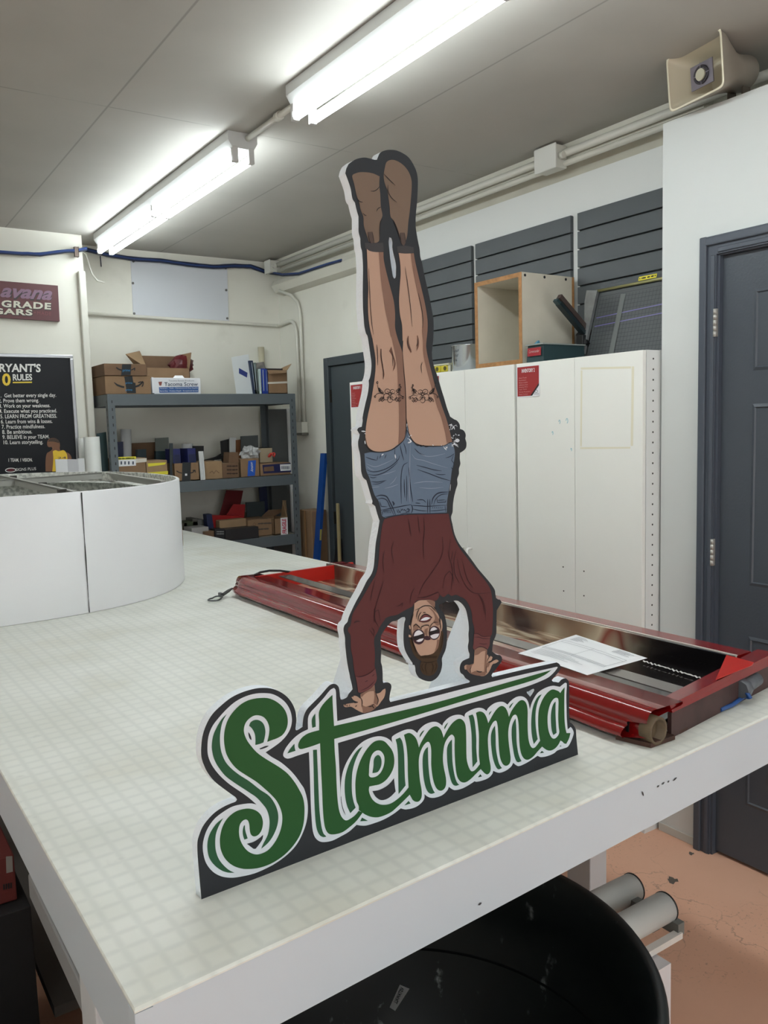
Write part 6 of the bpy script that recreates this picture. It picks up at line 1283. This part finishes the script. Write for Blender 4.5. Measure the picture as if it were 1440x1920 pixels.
MB().cyl(Vector((c.x, y0 + .01, zt2)), Vector((c.x, y0 + .05, c.z + .02)), .016).box((c.x - .02, y0 + .012, zt2), (c.x + .028, y0 + .05, c.z + .012), bev=.004).done('pivot_block', M_black, t)
MB().hull8([Vector((c.x + .035, y0 + .014, CH + .01)), Vector((c.x + .062, y0 + .014, CH + .01)), Vector((c.x + .062, y0 + .044, CH + .01)), Vector((c.x + .035, y0 + .044, CH + .01))], [L0 + Vector((-.012, -.015, 0)), L0 + Vector((.014, -.015, 0)), L0 + Vector((.014, .015, 0)), L0 + Vector((-.012, .015, 0))]).done('rear_arm', M_teald, t)
p = onY(1006, 645, y0 + .06); MB().hull8([p + Vector((-.012, -.008, -.006)), p + Vector((.014, -.008, -.006)), p + Vector((.014, .012, -.006)), p + Vector((-.012, .012, -.006))], [p + Vector((.006, -.004, .014)), p + Vector((.012, -.004, .014)), p + Vector((.012, .006, .012)), p + Vector((.006, .006, .012))]).done('guide_knob', mat('knob_blue', (90, 146, 170), .4), t)
# leaning grid board (paper trimmer)
BL, TL = Vector((2.638, 2.404, CH + .001)), Vector((2.694, 2.376, 2.048))
ww = Vector((0, -.445, 0)); nb = (TL - BL).cross(ww).normalized(); nb = nb if nb.x < 0 else -nb
t = thing('paper_trimmer', BL + ww * .5, 'grey gridded paper trimmer leaning on the slatwall with a yellow caution label', 'paper trimmer')
m = mat('trimmer_grid', (78, 82, 84), .4); nt = m.node_tree
g_ = MB()
mb = MB().slab([BL, BL + ww, TL + ww, TL], -nb * .014); mb.done('board', m, t)
gl = MB(); eu, ev = ww.normalized(), (TL - BL).normalized(); Lw, Lh = ww.length, (TL - BL).length
for i in range(27): a = BL + eu * (.012 + i * .0165); gl.strip([a + nb * .0006, a + ev * (Lh - .03) + nb * .0006], .0012, nb)
for i in range(18): a = BL + ev * (.006 + i * .0165); gl.strip([a + nb * .0006 + eu * .01, a + eu * (Lw - .01) + nb * .0006], .0012, nb)
gl.done('grid_lines', mat('grid_dark', (48, 50, 52), .6), t)
vs = MB()
for a_ in (.62, .50): 
    a = BL + ev * (Lh * a_); vs.strip([a + nb * .0012 + eu * .012, a + ev * .018 + nb * .0012 + eu * (Lw - .005)], .004, nb)
vs.done('violet_line', mat('violet_line', (112, 104, 160), .4), t)  # two slanted violet strips across the board
a = BL + eu * .13; MB().strip([a + nb * .0014, a + ev * (Lh - .03) + nb * .0014 - eu * .0], .024, nb).done('scale_strip', mat('scale_grey', (104, 108, 106), .4), t)
cst = [onP(x, y, BL + nb * .004, nb) for x, y in ((1124, 546), (1104, 546), (1100, 569), (1100, 604), (1094, 640), (1094, 664), (1098, 664))]
MB().slab(cst, nb * .014).done('end_casting', mat('cast_metal', (150, 152, 152), .45, metal=.6, noise=.15, nscale=30), t)
MB().tube([TL + nb * .008 - eu * .01, TL + ww + nb * .008], .006, seg=10).done('clamp_rail', mat('rail_brass', (160, 156, 110), .4, metal=.5), t)
MB().hull8([TL + nb * .002, TL + ww + nb * .002, TL + ww - nb * .01, TL - nb * .01], [TL + ev * .022 + nb * .002, TL + ww + ev * .022 + nb * .002, TL + ww + ev * .022 - nb * .01, TL + ev * .022 - nb * .01]).done('top_guard', mat('guard_grey', (74, 78, 82), .45), t)
a = TL + eu * .195 + ev * .026 + nb * .0035; q_ = [a, a + eu * .085, a + eu * .085 - ev * .016, a - ev * .016]
MB().slab(q_, nb * .0006).done('caution_label', M_yellow, t)
mb = MB(); A_, B_ = q_[0].lerp(q_[3], .5), q_[1].lerp(q_[2], .5)
for a0_, a1_ in ((.05, .1), (.16, .42), (.48, .64), (.69, .85), (.9, .95)): mb.strip([A_.lerp(B_, a0_) + nb * .0014, A_.lerp(B_, (a0_ + a1_) / 2) + nb * .0014, A_.lerp(B_, a1_) + nb * .0014], [.003, .006, .004], nb)
mb.done('printing', M_ink, t)

# ------------------------------------------------------------------ horn speaker on top of the closet
HC = onX(1302, 134, 2.36); ang = math.radians(10)
hu = Vector((math.sin(ang), math.cos(ang), 0)); hn = Vector((-math.cos(ang), math.sin(ang), -.10)).normalized(); hv = hn.cross(hu).normalized()
hv = hv if hv.z > 0 else -hv; hu = hv.cross(hn).normalized(); hu = hu if hu.y > 0 else -hu
def hring(w_, h_, d, e=5.0, n=64):
    R = []
    for i in range(n):
        q = 2 * math.pi * i / n; c, s = math.cos(q), math.sin(q); R.append(HC + hu * w_ * math.copysign(abs(c) ** (2 / e), c) + hv * h_ * math.copysign(abs(s) ** (2 / e), s) - hn * d)
    return R
t = thing('horn_speaker', HC - hv * .08 - hn * .12, 'beige rectangular horn loudspeaker on top of the closet wall', 'loudspeaker')
M_horn = mat('horn_beige', (196, 186, 164), .35, coat=.2); M_hornd = mat('horn_grey', (150, 142, 130), .45)
HW, HH = .112, .084
POFF = hu * .020
MB().rings([hring(HW, HH, .004, 12), hring(HW + .003, HH + .003, .0, 12), hring(HW + .003, HH + .003, -.002, 12), hring(HW - .003, HH - .003, -.001, 12)]).done('rim', mat('rim_cream', (226, 218, 194), .35), t)
MB().rings([hring(HW - .001, HH - .001, .0, 12), hring(HW * .93, HH * .9, .03, 9), hring(HW * .74, HH * .72, .07, 5), hring(HW * .56, HH * .58, .11, 4), hring(.052, .042, .125, 4)], cap1=True).done('horn_inside', M_horn, t)
MB().rings([hring(HW + .001, HH + .001, .002, 12), hring(HW * .96, HH * .94, .03, 9), hring(HW * .80, HH * .80, .07, 5), hring(.066, .056, .12, 3), hring(.060, .054, .15, 2.2), hring(.060, .054, .21, 2), hring(.052, .046, .222, 2)], cap1=True).done('horn_body', M_hornd, t)
q = [HC + POFF + hu * a * .046 + hv * b * .036 - hn * .050 for a, b in ((1, 1), (-1, 1), (-1, -1), (1, -1))]
MB().slab(q, -hn * .004).done('throat_plate', mat('throat_silver', (140, 134, 144), .35, metal=.7), t)
def disc(r0, r1, d0, d1, nm, m): 
    MB().rings([[HC + (hu * math.cos(k * math.pi / 16) + hv * math.sin(k * math.pi / 16) * .95) * r_ + HC * 0 + POFF - hn * d for k in range(32)] for r_, d in ((r0, d0), (r0, d1), (r1, d1), (r1, d0))], closed=False, cap1=(r1 < .001)).done(nm, m, t)
disc(.030, .022, .0495, .046, 'dark_ring', mat('throat_dark', (52, 48, 54), .4))
MB().cyl(HC + POFF - hn * .050, HC + POFF - hn * .042, .018).done('centre_cap', mat('cap_cream', (190, 186, 164), .4), t)
for a in range(4):
    dd = hu * math.cos(a * math.pi / 2) + hv * math.sin(a * math.pi / 2); MB().strip([HC + POFF + dd * .019 - hn * .0455, HC + POFF + dd * .037 - hn * .0455], .003, hn).done('spoke', mat('throat_silver', (140, 134, 144)), t)
b = HC - hn * .19; MB().box((b.x - .025, b.y - .03, 2.5205), (b.x + .03, b.y + .03, 2.53)).box((b.x - .02, b.y - .028, 2.53), (b.x + .02, b.y - .022, b.z - .03)).box((b.x - .02, b.y + .022, 2.53), (b.x + .02, b.y + .028, b.z - .03)).done('bracket', mat('bracket_bronze', (104, 96, 86), .5, metal=.4), t)

# ------------------------------------------------------------------ black bin, rollers under the table edge
bc = Vector((.665, .985, 0)); BR, BZ = .392, .70
t = thing('rubbish_bin', bc, 'big round black plastic rubbish bin under the near edge of the table', 'bin')
m = mat('bin_black', (20, 23, 24), .42); nt = m.node_tree; bs = nt.nodes['Principled BSDF']
scf = noise_fac(nt, 14, .62, .72, 6, (2.2, 2.2, .55)); n2 = noise_fac(nt, 60, .5, .7)
mm = nt.nodes.new('ShaderNodeMath'); mm.operation = 'MULTIPLY'; nt.links.new(scf, mm.inputs[0]); nt.links.new(n2, mm.inputs[1])
nt.links.new(mixcol(nt, scalef(nt, mm.outputs[0], .8), lin((21, 26, 27)), lin((170, 176, 176))), bs.inputs['Base Color'])
def bring(r_, z): return [Vector((bc.x + r_ * math.cos(q), bc.y + r_ * math.sin(q), z)) for q in [2 * math.pi * k / 96 for k in range(96)]]
MB().rings([bring(BR * .86, .002), bring(BR * .97, BZ - .04), bring(BR * .975, BZ - .035), bring(BR, BZ - .03), bring(BR, BZ - .006), bring(BR - .004, BZ), bring(BR - .014, BZ - .001), bring(BR - .017, BZ - .006), bring(BR * .94, BZ - .10), bring(BR * .935, BZ - .16), bring(BR * .925, BZ - .165), bring(BR * .83, .03)], cap0=True, cap1=True).done('bin_body', m, t)
MB().rings([bring(BR * .928, BZ - .20), bring(BR * .918, BZ - .205), bring(BR * .915, BZ - .215), bring(BR * .921, BZ - .22)]).done('moulded_rib', M_black, t)
p0 = onZ(745, 1868, .42)
d = ray(746, 1868); o = Vector((0, 0, CAM_H))
best = None
for i in range(400):
    s = .6 + i * .004; p = o + d * s; rr = math.hypot(p.x - bc.x, p.y - bc.y); k = .83 + (.925 - .83) * (p.z - .03) / (BZ - .165 - .03)
    if p.z < BZ - .17 and rr > BR * k - .002: best = p; break
if best is None: best = Vector((bc.x, bc.y + BR * .9, .45))
rad = Vector((best.x - bc.x, best.y - bc.y, 0)).normalized(); tan_ = Vector((-rad.y, rad.x, 0)); tan_ = tan_ if tan_.x > 0 else -tan_
best -= rad * .006
st = thing('bin_sticker', best, 'small white printed sticker hanging inside the black bin', 'sticker')
ax = (Vector((0, 0, 1)) * .9 + tan_ * .45).normalized(); bx_ = ax.cross(-rad).normalized(); bx_ = bx_ if bx_.dot(tan_) > 0 else -bx_
q = [best + ax * .028 - bx_ * .009, best + ax * .028 + bx_ * .012, best - ax * .026 + bx_ * .006, best - ax * .024 - bx_ * .007]
MB().slab(q, -rad * .0008).done('paper', mat('sticker_white', (206, 206, 206), .6), st)
mb = MB(); e = -rad * .0014; text_fit(mb, 'VISTAWALL', q[0].lerp(q[3], .05).lerp(q[1].lerp(q[2], .05), .15) + e, q[0].lerp(q[3], .75).lerp(q[1].lerp(q[2], .75), .15) + e, q[0].lerp(q[3], .05).lerp(q[1].lerp(q[2], .05), .55) + e, bold=.03); mb.done('lettering', M_ink, st)
# roller stand
zr = .36; e1, e2 = onZ(1186, 1664, zr), onZ(1247, 1700, zr)
t = thing('roller_stand', ((e1.x + e2.x) / 2 - .2, (e1.y + e2.y) / 2, 0), 'low stand with two grey steel rollers beside the black bin', 'roller stand')
M_rol = mat('roller_grey', (208, 210, 206), .35)
for e in (e1, e2):
    rr = MB().cyl(e - Vector((.55, 0, 0)), e, .034, seg=32).done('roller', M_rol, t)
    MB().cyl(e, e + Vector((.004, 0, 0)), .035, seg=32).cyl(e, e + Vector((.012, 0, 0)), .016).done('end_cap', M_black, rr)
mz = zr - .05
MB().box((e2.x - .01, e2.y - .045, mz), (e1.x + .008, e1.y + .045, mz + .03)).hull8([Vector((e1.x - .045, e1.y, mz)), Vector((e1.x - .02, e1.y, mz)), Vector((e2.x - .02, e2.y, mz)), Vector((e2.x - .045, e2.y, mz))], [Vector((e1.x - .045, e1.y, zr)), Vector((e1.x - .02, e1.y, zr)), Vector((e2.x - .02, e2.y, zr)), Vector((e2.x - .045, e2.y, zr))]).done('end_plate', mat('stand_grey', (110, 112, 108), .5), t)
MB().box((e2.x - .55, e2.y - .05, mz - .005), (e2.x, e2.y - .032, mz + .01)).box((e2.x - .55, e1.y + .035, mz - .005), (e1.x, e1.y + .05, mz + .01)).done('side_rail', mat('rail_white', (216, 212, 206), .5), t)
for lo_, hi_ in (((e2.x - .16, e2.y - .085, 0), (e2.x - .09, e2.y - .02, .30)), ((e2.x - .5, e1.y - .02, 0), (e2.x - .44, e1.y + .05, .31))): MB().box(lo_, hi_).done('stand_leg', mat('stand_white', (214, 212, 214), .5), t)
# chips and scuffs on the floor
M_ch = mat('bare_concrete', (96, 86, 78), .9)
for px, py, r_, lb in ((1261, 1650, .03, 'large bare concrete chip in the salmon floor'), (1199, 1676, .022, 'smaller bare concrete chip in the salmon floor near the rollers'), (1296, 1600, .016, 'thin dark scrape on the floor near the closet door')):
    c = onZ(px, py, .0005); mb = MB(); n = 11
    mb.face([c + Vector((math.cos(2 * math.pi * i / n) * r_ * (.35 + .65 * ((i * 5) % 4) / 3), math.sin(2 * math.pi * i / n) * r_ * .8 * (.35 + .65 * ((i * 7) % 5) / 4), 0)) for i in range(n)])
    o_ = mb.done('floor_chip', M_ch); o_['kind'] = 'structure'
mb = MB().box((BX - .004, 1.735, .001), (BX + .002, 1.885, .03)); struct(mb.done('baseboard_right', mat('worn_base', (196, 194, 186), .7)))
